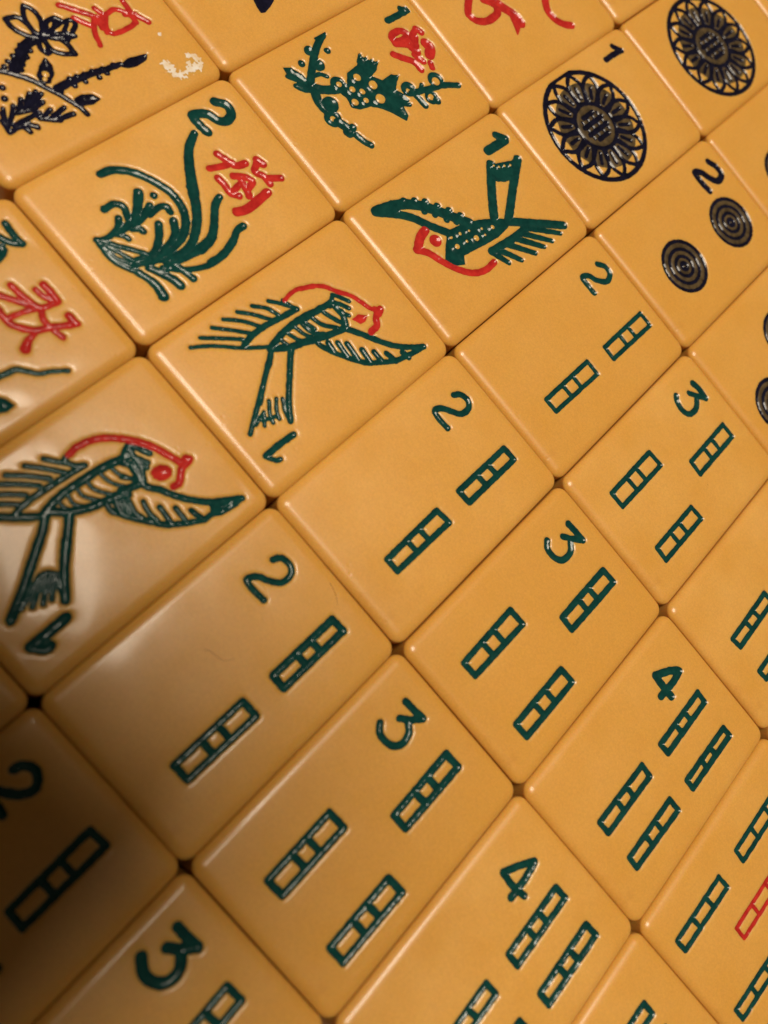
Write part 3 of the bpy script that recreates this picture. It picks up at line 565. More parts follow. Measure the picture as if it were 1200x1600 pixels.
["bird_body","green",[["g",0,0,[-1.19,-4.68,-0.71,-1.75,0.18,0.83,1.11,2.71,2.67,5.2,3.27,3.84,3.49,1.43,3.22,-1.14,2.84,-3.55,2.65,-5.19,3.62,-5.95,2.93,-7.5,1.53,-7.87,0.19,-6.41]],
["h",0.51,0,[-0.27,-4.94]],["h",0.48,0,[0.04,-3.32]],["h",0.76,0,[1.17,-5.04]],["h",0.84,0,[1.84,-1.59]],["h",0.59,0,[1.97,1.82]],["h",0.39,0,[1.28,0.15]],
["h",0.39,0,[0.45,-1.79]],["h",0.42,0,[1.4,-3.22]],["h",0.39,0,[2.2,-0.09]]]],["tail","green",[["s",1.43,1.43,[1.24,2.93,-1.85,5.6,-4.99,8.63]],
["s",1.37,1.37,[2.44,4.96,-0.58,9.12,-3.4,13.22]],["g",0,0,[-5.64,8.64,-4.64,9.43,-3.7,12.16,-3.77,13.24,-1.51,10.48,-1.91,8.78,-2.52,7.7,-3.68,6.97]],["h",0.37,0,[-4.64,8.94]],
["h",0.38,0,[-4.06,9.56]],["h",0.38,0,[-3.75,10.47]],["h",0.38,0,[-3.35,11.42]]]],["wing","green",[["s",1.31,1.31,[2.64,4.5,4.98,7.98,7.88,12.21]],
["s",1.15,1.15,[4.89,6.56,4.88,3.12,4.48,-1.03]],["s",1.0,0.77,[4.95,6.5,8.47,10.78]],["s",1.02,0.78,[5.07,5.13,8.52,8.65]],["s",1.02,0.78,[5.19,3.77,8.44,6.81]],
["s",1.02,0.78,[5.09,1.92,8.38,4.85]],["s",1.04,0.8,[4.93,0.16,7.91,2.12]],["s",1.06,0.81,[4.53,-1.09,7.09,0.06]]]],
["numeral","green",[["s",1.41,1.41,[-6.61,13.6,-6.65,11.77,-6.75,9.79]],["s",1.15,1.15,[-7.92,12.85,-6.73,13.84]]]],["eye","red",[["s",1.8,1.8,[-1.15,-7.28]]]],
["head_outline","red",[["s",1.26,1.26,[-3.05,-7.47,-2.62,-8.98,-1.63,-10.4]],
["s",1.09,0.94,[-1.65,-10.59,-0.42,-9.44,1.41,-8.64,3.23,-7.59,4.62,-6.52,5.55,-5.18,5.96,-3.52,5.82,-1.84]]]]]],[[1,4],[-22.336,54.814,-0.00297],
[["petal_disc","olive",[["s",14.21,14.21,[-0.58,-2.26]]]],
["flower_medallion","black",[["s",0.79,0.79,[8.35,-2.26,8.24,-0.86,7.92,0.5,7.38,1.8,6.65,2.99,5.74,4.06,4.67,4.97,3.48,5.7,2.18,6.23,0.82,6.56,-0.58,6.67,-1.97,6.56,-3.33,6.23,-4.63,5.7,-5.82,4.97,-6.89,4.06,-7.8,2.99,-8.53,1.8,-9.07,0.5,-9.4,-0.86,-9.5,-2.26,-9.4,-3.66,-9.07,-5.02,-8.53,-6.31,-7.8,-7.51,-6.89,-8.57,-5.82,-9.48,-4.63,-10.21,-3.33,-10.75,-1.97,-11.08,-0.58,-11.19,0.82,-11.08,2.18,-10.75,3.48,-10.21,4.67,-9.48,5.74,-8.57,6.65,-7.51,7.38,-6.31,7.92,-5.02,8.24,-3.66,8.35,-2.26]],
["s",0.7,0.7,[7.9,-0.32,6.87,-1.59,5.78,-2.19,4.57,-2.14,3.44,-2.03]],["s",0.7,0.7,[7.9,-0.32,6.43,0.37,5.18,0.44,4.11,-0.13,3.14,-0.72]],["s",0.65,0.65,[3.98,-1.22,5.62,-0.84]],
["s",0.7,0.7,[6.22,3.16,5.85,1.58,5.12,0.56,4.01,0.08,2.94,-0.31]],["s",0.7,0.7,[6.22,3.16,4.59,3.15,3.44,2.67,2.72,1.69,2.1,0.74]],["s",0.65,0.65,[3.08,0.66,4.4,1.71]],
["s",0.7,0.7,[3.2,5.58,3.55,3.98,3.33,2.76,2.54,1.83,1.75,1.02]],["s",0.7,0.7,[3.2,5.58,1.74,4.86,0.91,3.92,0.68,2.73,0.54,1.6]],["s",0.65,0.65,[1.45,1.95,2.18,3.47]],
["s",0.7,0.7,[-0.58,6.44,0.43,5.15,0.77,3.96,0.46,2.78,0.1,1.7]],["s",0.7,0.7,[-0.58,6.44,-1.58,5.15,-1.92,3.96,-1.61,2.78,-1.25,1.7]],["s",0.65,0.65,[-0.58,2.42,-0.58,4.1]],
["s",0.7,0.7,[-4.35,5.58,-2.89,4.86,-2.06,3.92,-1.83,2.73,-1.69,1.6]],["s",0.7,0.7,[-4.35,5.58,-4.7,3.98,-4.48,2.76,-3.69,1.83,-2.9,1.02]],["s",0.65,0.65,[-2.6,1.95,-3.33,3.47]],
["s",0.7,0.7,[-7.37,3.16,-5.74,3.15,-4.6,2.67,-3.87,1.69,-3.25,0.74]],["s",0.7,0.7,[-7.37,3.16,-7.0,1.58,-6.27,0.56,-5.16,0.08,-4.09,-0.31]],
["s",0.65,0.65,[-4.23,0.66,-5.55,1.71]],["s",0.7,0.7,[-9.05,-0.32,-7.58,0.37,-6.33,0.44,-5.26,-0.13,-4.29,-0.72]],
["s",0.7,0.7,[-9.05,-0.32,-8.03,-1.59,-6.93,-2.19,-5.72,-2.14,-4.59,-2.03]],["s",0.65,0.65,[-5.13,-1.22,-6.77,-0.84]],
["s",0.7,0.7,[-9.05,-4.19,-8.03,-2.93,-6.93,-2.33,-5.72,-2.37,-4.59,-2.48]],["s",0.7,0.7,[-9.05,-4.19,-7.58,-4.89,-6.33,-4.95,-5.26,-4.39,-4.29,-3.8]],
["s",0.65,0.65,[-5.13,-3.3,-6.77,-3.67]],["s",0.7,0.7,[-7.37,-7.68,-7.0,-6.1,-6.27,-5.08,-5.16,-4.59,-4.09,-4.2]],
["s",0.7,0.7,[-7.37,-7.68,-5.74,-7.67,-4.6,-7.18,-3.87,-6.21,-3.25,-5.26]],["s",0.65,0.65,[-4.23,-5.17,-5.55,-6.22]],
["s",0.7,0.7,[-4.35,-10.09,-4.7,-8.5,-4.48,-7.27,-3.69,-6.35,-2.9,-5.54]],["s",0.7,0.7,[-4.35,-10.09,-2.89,-9.37,-2.06,-8.44,-1.83,-7.25,-1.69,-6.12]],
["s",0.65,0.65,[-2.6,-6.47,-3.33,-7.99]],["s",0.7,0.7,[-0.58,-10.95,-1.58,-9.67,-1.92,-8.47,-1.61,-7.3,-1.25,-6.22]],
["s",0.7,0.7,[-0.58,-10.95,0.43,-9.67,0.77,-8.47,0.46,-7.3,0.1,-6.22]],["s",0.65,0.65,[-0.58,-6.93,-0.58,-8.62]],
["s",0.7,0.7,[3.2,-10.09,1.74,-9.37,0.91,-8.44,0.68,-7.25,0.54,-6.12]],["s",0.7,0.7,[3.2,-10.09,3.55,-8.5,3.33,-7.27,2.54,-6.35,1.75,-5.54]],
["s",0.65,0.65,[1.45,-6.47,2.18,-7.99]],["s",0.7,0.7,[6.22,-7.68,4.59,-7.67,3.44,-7.18,2.72,-6.21,2.1,-5.26]],["s",0.7,0.7,[6.22,-7.68,5.85,-6.1,5.12,-5.08,4.01,-4.59,2.94,-4.2]],
["s",0.65,0.65,[3.08,-5.17,4.4,-6.22]],["s",0.7,0.7,[7.9,-4.19,6.43,-4.89,5.18,-4.95,4.11,-4.39,3.14,-3.8]],["s",0.7,0.7,[7.9,-4.19,6.87,-2.93,5.78,-2.33,4.57,-2.37,3.44,-2.48]],
["s",0.65,0.65,[3.98,-3.3,5.62,-3.67]],
["s",0.7,0.7,[3.16,-2.26,3.12,-1.67,2.98,-1.1,2.76,-0.56,2.45,-0.06,2.07,0.39,1.62,0.77,1.12,1.07,0.58,1.3,0.01,1.44,-0.58,1.48,-1.16,1.44,-1.73,1.3,-2.27,1.07,-2.77,0.77,-3.22,0.39,-3.6,-0.06,-3.91,-0.56,-4.13,-1.1,-4.27,-1.67,-4.32,-2.26,-4.27,-2.84,-4.13,-3.41,-3.91,-3.96,-3.6,-4.46,-3.22,-4.9,-2.77,-5.28,-2.27,-5.59,-1.73,-5.82,-1.16,-5.95,-0.58,-6.0,0.01,-5.95,0.58,-5.82,1.12,-5.59,1.62,-5.28,2.07,-4.9,2.45,-4.46,2.76,-3.96,2.98,-3.41,3.12,-2.84,3.16,-2.26]],
["s",0.79,0.79,[-2.54,-3.47,-2.54,-1.04]],["s",0.79,0.79,[-1.23,-4.5,-1.23,-0.01]],["s",0.79,0.79,[0.08,-4.5,0.08,-0.01]],["s",0.79,0.79,[1.39,-3.47,1.39,-1.04]],
["s",0.47,0.47,[-2.17,-4.13,-1.6,-4.13]],["s",0.47,0.47,[-2.17,-2.91,-1.6,-2.91]],["s",0.47,0.47,[-2.17,-1.6,-1.6,-1.6]],["s",0.47,0.47,[-2.17,-0.39,-1.6,-0.39]],
["s",0.47,0.47,[-0.86,-4.13,-0.3,-4.13]],["s",0.47,0.47,[-0.86,-2.91,-0.3,-2.91]],["s",0.47,0.47,[-0.86,-1.6,-0.3,-1.6]],["s",0.47,0.47,[-0.86,-0.39,-0.3,-0.39]],
["s",0.47,0.47,[0.45,-4.13,1.01,-4.13]],["s",0.47,0.47,[0.45,-2.91,1.01,-2.91]],["s",0.47,0.47,[0.45,-1.6,1.01,-1.6]],["s",0.47,0.47,[0.45,-0.39,1.01,-0.39]]]],
["numeral","black",[["s",0.96,0.96,[-7.62,12.47,-7.74,10.06,-7.72,8.37]],["s",1.02,1.02,[-8.84,11.54,-7.54,12.55]]]]]],[[1,5],[-22.239,87.082,-0.00023],
[["petal_disc","olive",[["s",14.21,14.21,[0.26,-1.1]]]],
["flower_medallion","black",[["s",0.79,0.79,[9.19,-1.1,9.08,0.29,8.75,1.66,8.22,2.95,7.48,4.14,6.57,5.21,5.51,6.12,4.31,6.85,3.02,7.39,1.66,7.72,0.26,7.83,-1.14,7.72,-2.5,7.39,-3.79,6.85,-4.99,6.12,-6.05,5.21,-6.96,4.14,-7.7,2.95,-8.23,1.66,-8.56,0.29,-8.67,-1.1,-8.56,-2.5,-8.23,-3.86,-7.7,-5.16,-6.96,-6.35,-6.05,-7.42,-4.99,-8.33,-3.79,-9.06,-2.5,-9.6,-1.14,-9.92,0.26,-10.03,1.66,-9.92,3.02,-9.6,4.31,-9.06,5.51,-8.33,6.57,-7.42,7.48,-6.35,8.22,-5.16,8.75,-3.86,9.08,-2.5,9.19,-1.1]],
["s",0.7,0.7,[8.74,0.83,7.71,-0.43,6.62,-1.03,5.4,-0.99,4.27,-0.88]],["s",0.7,0.7,[8.74,0.83,7.26,1.52,6.02,1.59,4.94,1.02,3.97,0.43]],["s",0.65,0.65,[4.82,-0.06,6.46,0.31]],
["s",0.7,0.7,[7.06,4.32,6.68,2.73,5.96,1.72,4.84,1.23,3.78,0.84]],["s",0.7,0.7,[7.06,4.32,5.43,4.3,4.28,3.82,3.56,2.84,2.94,1.89]],["s",0.65,0.65,[3.92,1.81,5.23,2.86]],
["s",0.7,0.7,[4.03,6.73,4.38,5.14,4.17,3.91,3.38,2.99,2.59,2.18]],["s",0.7,0.7,[4.03,6.73,2.57,6.01,1.74,5.08,1.52,3.88,1.37,2.76]],["s",0.65,0.65,[2.29,3.11,3.02,4.62]],
["s",0.7,0.7,[0.26,7.59,1.26,6.31,1.61,5.11,1.29,3.93,0.93,2.86]],["s",0.7,0.7,[0.26,7.59,-0.74,6.31,-1.08,5.11,-0.77,3.93,-0.41,2.86]],["s",0.65,0.65,[0.26,3.57,0.26,5.25]],
["s",0.7,0.7,[-3.51,6.73,-2.05,6.01,-1.22,5.08,-1.0,3.88,-0.85,2.76]],["s",0.7,0.7,[-3.51,6.73,-3.86,5.14,-3.65,3.91,-2.85,2.99,-2.07,2.18]],["s",0.65,0.65,[-1.77,3.11,-2.5,4.62]],
["s",0.7,0.7,[-6.54,4.32,-4.91,4.3,-3.76,3.82,-3.04,2.84,-2.42,1.89]],["s",0.7,0.7,[-6.54,4.32,-6.16,2.73,-5.44,1.72,-4.32,1.23,-3.26,0.84]],
["s",0.65,0.65,[-3.39,1.81,-4.71,2.86]],["s",0.7,0.7,[-8.22,0.83,-6.74,1.52,-5.5,1.59,-4.42,1.02,-3.45,0.43]],
["s",0.7,0.7,[-8.22,0.83,-7.19,-0.43,-6.1,-1.03,-4.88,-0.99,-3.75,-0.88]],["s",0.65,0.65,[-4.3,-0.06,-5.94,0.31]],
["s",0.7,0.7,[-8.22,-3.04,-7.19,-1.77,-6.1,-1.17,-4.88,-1.22,-3.75,-1.33]],["s",0.7,0.7,[-8.22,-3.04,-6.74,-3.73,-5.5,-3.8,-4.42,-3.23,-3.45,-2.64]],
["s",0.65,0.65,[-4.3,-2.14,-5.94,-2.52]],["s",0.7,0.7,[-6.54,-6.53,-6.16,-4.94,-5.44,-3.93,-4.32,-3.44,-3.26,-3.05]],
["s",0.7,0.7,[-6.54,-6.53,-4.91,-6.51,-3.76,-6.03,-3.04,-5.05,-2.42,-4.1]],["s",0.65,0.65,[-3.39,-4.02,-4.71,-5.07]],
["s",0.7,0.7,[-3.51,-8.94,-3.86,-7.35,-3.65,-6.12,-2.85,-5.2,-2.07,-4.38]],["s",0.7,0.7,[-3.51,-8.94,-2.05,-8.22,-1.22,-7.29,-1.0,-6.09,-0.85,-4.97]],
["s",0.65,0.65,[-1.77,-5.32,-2.5,-6.83]],["s",0.7,0.7,[0.26,-9.8,-0.74,-8.52,-1.08,-7.32,-0.77,-6.14,-0.41,-5.07]],
["s",0.7,0.7,[0.26,-9.8,1.26,-8.52,1.61,-7.32,1.29,-6.14,0.93,-5.07]],["s",0.65,0.65,[0.26,-5.78,0.26,-7.46]],
["s",0.7,0.7,[4.03,-8.94,2.57,-8.22,1.74,-7.29,1.52,-6.09,1.37,-4.97]],["s",0.7,0.7,[4.03,-8.94,4.38,-7.35,4.17,-6.12,3.38,-5.2,2.59,-4.38]],
["s",0.65,0.65,[2.29,-5.32,3.02,-6.83]],["s",0.7,0.7,[7.06,-6.53,5.43,-6.51,4.28,-6.03,3.56,-5.05,2.94,-4.1]],
["s",0.7,0.7,[7.06,-6.53,6.68,-4.94,5.96,-3.93,4.84,-3.44,3.78,-3.05]],["s",0.65,0.65,[3.92,-4.02,5.23,-5.07]],
["s",0.7,0.7,[8.74,-3.04,7.26,-3.73,6.02,-3.8,4.94,-3.23,3.97,-2.64]],["s",0.7,0.7,[8.74,-3.04,7.71,-1.77,6.62,-1.17,5.4,-1.22,4.27,-1.33]],["s",0.65,0.65,[4.82,-2.14,6.46,-2.52]],
["s",0.7,0.7,[4.0,-1.1,3.95,-0.52,3.82,0.05,3.59,0.59,3.29,1.09,2.9,1.54,2.46,1.92,1.96,2.23,1.42,2.45,0.85,2.59,0.26,2.64,-0.32,2.59,-0.9,2.45,-1.44,2.23,-1.94,1.92,-2.38,1.54,-2.77,1.09,-3.07,0.59,-3.3,0.05,-3.43,-0.52,-3.48,-1.1,-3.43,-1.69,-3.3,-2.26,-3.07,-2.8,-2.77,-3.3,-2.38,-3.75,-1.94,-4.13,-1.44,-4.44,-0.9,-4.66,-0.32,-4.8,0.26,-4.84,0.85,-4.8,1.42,-4.66,1.96,-4.44,2.46,-4.13,2.9,-3.75,3.29,-3.3,3.59,-2.8,3.82,-2.26,3.95,-1.69,4.0,-1.1]],
["s",0.79,0.79,[-1.7,-2.32,-1.7,0.11]],["s",0.79,0.79,[-0.39,-3.35,-0.39,1.14]],["s",0.79,0.79,[0.91,-3.35,0.91,1.14]],["s",0.79,0.79,[2.22,-2.32,2.22,0.11]],
["s",0.47,0.47,[-1.33,-2.97,-0.77,-2.97]],["s",0.47,0.47,[-1.33,-1.76,-0.77,-1.76]],["s",0.47,0.47,[-1.33,-0.45,-0.77,-0.45]],["s",0.47,0.47,[-1.33,0.77,-0.77,0.77]],
["s",0.47,0.47,[-0.02,-2.97,0.54,-2.97]],["s",0.47,0.47,[-0.02,-1.76,0.54,-1.76]],["s",0.47,0.47,[-0.02,-0.45,0.54,-0.45]],["s",0.47,0.47,[-0.02,0.77,0.54,0.77]],
["s",0.47,0.47,[1.29,-2.97,1.85,-2.97]],["s",0.47,0.47,[1.29,-1.76,1.85,-1.76]],["s",0.47,0.47,[1.29,-0.45,1.85,-0.45]],["s",0.47,0.47,[1.29,0.77,1.85,0.77]]]]]],[[1,6],
[-22.241,119.448,0.0],[]],[[2,0],[-0.055,-74.311,0.00035],
[["numeral","green",[["s",0.99,0.99,[-7.52,10.77,-7.25,11.52,-6.32,12.1,-5.33,11.78,-4.77,10.97,-5.2,9.86,-6.21,9.01,-7.19,8.38,-6.9,7.79,-5.62,7.59,-4.98,7.48]]]],
["bamboo_stick","green",[["l",0.81,0.81,[1.74,12.03,3.94,12.2,4.03,2.47,1.98,2.58,1.74,12.03]],["l",0.81,0.81,[1.89,6.17,4.0,6.16]],["l",0.81,0.81,[1.84,8.44,3.98,8.5]]]],
["bamboo_stick","green",[["l",0.88,0.88,[2.95,-1.17,5.08,-1.12,4.91,-10.49,2.87,-10.56,2.95,-1.17]],["l",0.88,0.88,[2.9,-6.99,4.98,-6.93]],
["l",0.88,0.88,[2.92,-4.73,5.02,-4.68]]]]]],[[2,1],[0.003,-41.965,-0.00243],
[["numeral","green",[["s",0.8,0.8,[-6.19,11.57,-5.76,12.46,-4.53,12.68,-3.67,12.1,-3.6,10.75,-4.59,9.73,-5.96,8.96,-6.44,7.82,-5.05,7.64,-3.54,7.77]]]],
["bamboo_stick","green",[["l",0.94,0.94,[3.24,12.29,5.03,12.41,5.02,3.03,3.22,3.06,3.24,12.29]],["l",0.94,0.94,[3.23,6.57,5.02,6.59]],["l",0.94,0.94,[3.23,8.78,5.02,8.85]]]],
["bamboo_stick","green",[["l",0.88,0.88,[2.95,-1.17,5.08,-1.12,4.91,-10.49,2.87,-10.56,2.95,-1.17]],["l",0.88,0.88,[2.9,-6.99,4.98,-6.93]],
["l",0.88,0.88,[2.92,-4.73,5.02,-4.68]]]]]],[[2,2],[-0.016,-9.641,0.00284],
[["numeral","green",[["s",0.85,0.85,[-6.55,11.75,-6.08,12.57,-4.93,12.91,-4.06,12.2,-4.12,10.82,-5.23,9.89,-6.39,9.02,-6.65,8.02,-5.41,7.78,-3.99,7.87]]]],
["bamboo_stick","green",[["l",0.83,0.83,[2.8,12.45,4.73,12.52,4.69,3.3,2.75,3.24,2.8,12.45]],["l",0.83,0.83,[2.77,6.74,4.71,6.8]],["l",0.83,0.83,[2.78,8.95,4.72,9.02]]]],
["bamboo_stick","green",[["l",0.79,0.79,[2.57,-0.88,4.68,-0.65,4.54,-10.12,2.7,-10.12,2.57,-0.88]],["l",0.79,0.79,[2.65,-6.61,4.59,-6.52]],
["l",0.79,0.79,[2.62,-4.39,4.62,-4.25]]]]]],[[2,3],[-0.132,22.655,0.00144],
[["numeral","green",[["s",0.89,0.89,[-7.02,12.7,-6.03,13.54,-4.76,13.36,-4.3,12.0,-5.41,10.62,-6.58,10.01,-7.01,8.87,-5.65,8.71,-4.26,8.74]]]],
["bamboo_stick","green",[["l",0.68,0.68,[2.39,13.24,4.61,13.24,4.43,3.9,2.36,3.99,2.39,13.24]],["l",0.68,0.68,[2.37,7.5,4.5,7.45]],["l",0.68,0.68,[2.37,9.72,4.54,9.69]]]],
["bamboo_stick","green",[["l",0.65,0.65,[2.13,-0.05,4.36,-0.07,4.1,-9.6,2.03,-9.62,2.13,-0.05]],["l",0.65,0.65,[2.07,-5.98,4.2,-5.98]],["l",0.65,0.65,[2.09,-3.69,4.26,-3.69]]]]]],
[[2,4],[-0.097,54.893,0.00077],[["dot_disc","olive",[["s",8.26,8.26,[1.85,8.14]]]],
["dot_rings","black",[["s",0.61,0.61,[5.9,8.14,5.82,8.93,5.59,9.69,5.22,10.39,4.72,11.0,4.1,11.51,3.4,11.88,2.64,12.11,1.85,12.19,1.07,12.11,0.31,11.88,-0.39,11.51,-1.01,11.0,-1.51,10.39,-1.88,9.69,-2.11,8.93,-2.19,8.14,-2.11,7.35,-1.88,6.6,-1.51,5.9,-1.01,5.28,-0.39,4.78,0.31,4.41,1.07,4.18,1.85,4.1,2.64,4.18,3.4,4.41,4.1,4.78,4.72,5.28,5.22,5.9,5.59,6.6,5.82,7.35,5.9,8.14]],
["s",0.57,0.57,[4.64,8.14,4.59,8.69,4.43,9.21,4.17,9.69,3.82,10.11,3.4,10.46,2.92,10.72,2.4,10.87,1.85,10.93,1.31,10.87,0.79,10.72,0.31,10.46,-0.11,10.11,-0.46,9.69,-0.72,9.21,-0.88,8.69,-0.93,8.14,-0.88,7.6,-0.72,7.08,-0.46,6.6,-0.11,6.17,0.31,5.83,0.79,5.57,1.31,5.41,1.85,5.36,2.4,5.41,2.92,5.57,3.4,5.83,3.82,6.17,4.17,6.6,4.43,7.08,4.59,7.6,4.64,8.14]],
["s",0.57,0.57,[3.46,8.14,3.43,8.46,3.34,8.76,3.19,9.04,2.99,9.28,2.75,9.48,2.47,9.63,2.17,9.72,1.85,9.75,1.54,9.72,1.24,9.63,0.96,9.48,0.72,9.28,0.52,9.04,0.37,8.76,0.28,8.46,0.25,8.14,0.28,7.83,0.37,7.53,0.52,7.25,0.72,7.01,0.96,6.81,1.24,6.66,1.54,6.56,1.85,6.53,2.17,6.56,2.47,6.66,2.75,6.81,2.99,7.01,3.19,7.25,3.34,7.53,3.43,7.83,3.46,8.14]],
["s",0.7,0.7,[2.38,8.14,2.37,8.25,2.34,8.34,2.29,8.43,2.22,8.51,2.14,8.58,2.05,8.63,1.96,8.66,1.85,8.67,1.75,8.66,1.65,8.63,1.56,8.58,1.49,8.51,1.42,8.43,1.37,8.34,1.34,8.25,1.33,8.14,1.34,8.04,1.37,7.94,1.42,7.85,1.49,7.77,1.56,7.71,1.65,7.66,1.75,7.63,1.85,7.62,1.96,7.63,2.05,7.66,2.14,7.71,2.22,7.77,2.29,7.85,2.34,7.94,2.37,8.04,2.38,8.14]]]],
["dot_disc","olive",[["s",8.26,8.26,[1.81,-6.01]]]],
["dot_rings","black",[["s",0.61,0.61,[5.86,-6.01,5.78,-5.22,5.55,-4.46,5.17,-3.77,4.67,-3.15,4.06,-2.65,3.36,-2.28,2.6,-2.04,1.81,-1.97,1.02,-2.04,0.26,-2.28,-0.44,-2.65,-1.05,-3.15,-1.55,-3.77,-1.93,-4.46,-2.16,-5.22,-2.23,-6.01,-2.16,-6.8,-1.93,-7.56,-1.55,-8.26,-1.05,-8.87,-0.44,-9.38,0.26,-9.75,1.02,-9.98,1.81,-10.06,2.6,-9.98,3.36,-9.75,4.06,-9.38,4.67,-8.87,5.17,-8.26,5.55,-7.56,5.78,-6.8,5.86,-6.01]],
["s",0.57,0.57,[4.6,-6.01,4.54,-5.47,4.38,-4.95,4.13,-4.47,3.78,-4.04,3.36,-3.7,2.88,-3.44,2.35,-3.28,1.81,-3.23,1.27,-3.28,0.75,-3.44,0.26,-3.7,-0.16,-4.04,-0.5,-4.47,-0.76,-4.95,-0.92,-5.47,-0.97,-6.01,-0.92,-6.56,-0.76,-7.08,-0.5,-7.56,-0.16,-7.98,0.26,-8.33,0.75,-8.58,1.27,-8.74,1.81,-8.8,2.35,-8.74,2.88,-8.58,3.36,-8.33,3.78,-7.98,4.13,-7.56,4.38,-7.08,4.54,-6.56,4.6,-6.01]],
["s",0.57,0.57,[3.42,-6.01,3.39,-5.7,3.3,-5.4,3.15,-5.12,2.95,-4.87,2.71,-4.67,2.43,-4.53,2.13,-4.43,1.81,-4.4,1.5,-4.43,1.2,-4.53,0.92,-4.67,0.67,-4.87,0.47,-5.12,0.32,-5.4,0.23,-5.7,0.2,-6.01,0.23,-6.33,0.32,-6.63,0.47,-6.91,0.67,-7.15,0.92,-7.35,1.2,-7.5,1.5,-7.59,1.81,-7.62,2.13,-7.59,2.43,-7.5,2.71,-7.35,2.95,-7.15,3.15,-6.91,3.3,-6.63,3.39,-6.33,3.42,-6.01]],
["s",0.7,0.7,[2.33,-6.01,2.32,-5.91,2.29,-5.81,2.25,-5.72,2.18,-5.64,2.1,-5.58,2.01,-5.53,1.91,-5.5,1.81,-5.49,1.71,-5.5,1.61,-5.53,1.52,-5.58,1.44,-5.64,1.38,-5.72,1.33,-5.81,1.3,-5.91,1.29,-6.01,1.3,-6.11,1.33,-6.21,1.38,-6.3,1.44,-6.38,1.52,-6.45,1.61,-6.49,1.71,-6.52,1.81,-6.53,1.91,-6.52,2.01,-6.49,2.1,-6.45,2.18,-6.38,2.25,-6.3,2.29,-6.21,2.32,-6.11,2.33,-6.01]]]],
["numeral","black",[["s",1.19,1.19,[-7.69,12.68,-6.22,13.41,-4.73,13.21,-4.37,11.65,-5.54,10.56,-7.11,9.8,-7.72,8.56,-5.95,8.4,-4.09,8.62]]]]]],[[2,5],[-0.048,87.127,0.0009],
[["dot_disc","olive",[["s",8.26,8.26,[1.85,8.14]]]],
["dot_rings","black",[["s",0.61,0.61,[5.9,8.14,5.82,8.93,5.59,9.69,5.22,10.39,4.72,11.0,4.1,11.51,3.4,11.88,2.64,12.11,1.85,12.19,1.07,12.11,0.31,11.88,-0.39,11.51,-1.01,11.0,-1.51,10.39,-1.88,9.69,-2.11,8.93,-2.19,8.14,-2.11,7.35,-1.88,6.6,-1.51,5.9,-1.01,5.28,-0.39,4.78,0.31,4.41,1.07,4.18,1.85,4.1,2.64,4.18,3.4,4.41,4.1,4.78,4.72,5.28,5.22,5.9,5.59,6.6,5.82,7.35,5.9,8.14]],
["s",0.57,0.57,[4.64,8.14,4.59,8.69,4.43,9.21,4.17,9.69,3.82,10.11,3.4,10.46,2.92,10.72,2.4,10.87,1.85,10.93,1.31,10.87,0.79,10.72,0.31,10.46,-0.11,10.11,-0.46,9.69,-0.72,9.21,-0.88,8.69,-0.93,8.14,-0.88,7.6,-0.72,7.08,-0.46,6.6,-0.11,6.17,0.31,5.83,0.79,5.57,1.31,5.41,1.85,5.36,2.4,5.41,2.92,5.57,3.4,5.83,3.82,6.17,4.17,6.6,4.43,7.08,4.59,7.6,4.64,8.14]],
["s",0.57,0.57,[3.46,8.14,3.43,8.46,3.34,8.76,3.19,9.04,2.99,9.28,2.75,9.48,2.47,9.63,2.17,9.72,1.85,9.75,1.54,9.72,1.24,9.63,0.96,9.48,0.72,9.28,0.52,9.04,0.37,8.76,0.28,8.46,0.25,8.14,0.28,7.83,0.37,7.53,0.52,7.25,0.72,7.01,0.96,6.81,1.24,6.66,1.54,6.56,1.85,6.53,2.17,6.56,2.47,6.66,2.75,6.81,2.99,7.01,3.19,7.25,3.34,7.53,3.43,7.83,3.46,8.14]],
["s",0.7,0.7,[2.38,8.14,2.37,8.25,2.34,8.34,2.29,8.43,2.22,8.51,2.14,8.58,2.05,8.63,1.96,8.66,1.85,8.67,1.75,8.66,1.65,8.63,1.56,8.58,1.49,8.51,1.42,8.43,1.37,8.34,1.34,8.25,1.33,8.14,1.34,8.04,1.37,7.94,1.42,7.85,1.49,7.77,1.56,7.71,1.65,7.66,1.75,7.63,1.85,7.62,1.96,7.63,2.05,7.66,2.14,7.71,2.22,7.77,2.29,7.85,2.34,7.94,2.37,8.04,2.38,8.14]]]],
["dot_disc","olive",[["s",8.26,8.26,[1.81,-6.01]]]],
["dot_rings","black",[["s",0.61,0.61,[5.86,-6.01,5.78,-5.22,5.55,-4.46,5.17,-3.77,4.67,-3.15,4.06,-2.65,3.36,-2.28,2.6,-2.04,1.81,-1.97,1.02,-2.04,0.26,-2.28,-0.44,-2.65,-1.05,-3.15,-1.55,-3.77,-1.93,-4.46,-2.16,-5.22,-2.23,-6.01,-2.16,-6.8,-1.93,-7.56,-1.55,-8.26,-1.05,-8.87,-0.44,-9.38,0.26,-9.75,1.02,-9.98,1.81,-10.06,2.6,-9.98,3.36,-9.75,4.06,-9.38,4.67,-8.87,5.17,-8.26,5.55,-7.56,5.78,-6.8,5.86,-6.01]],
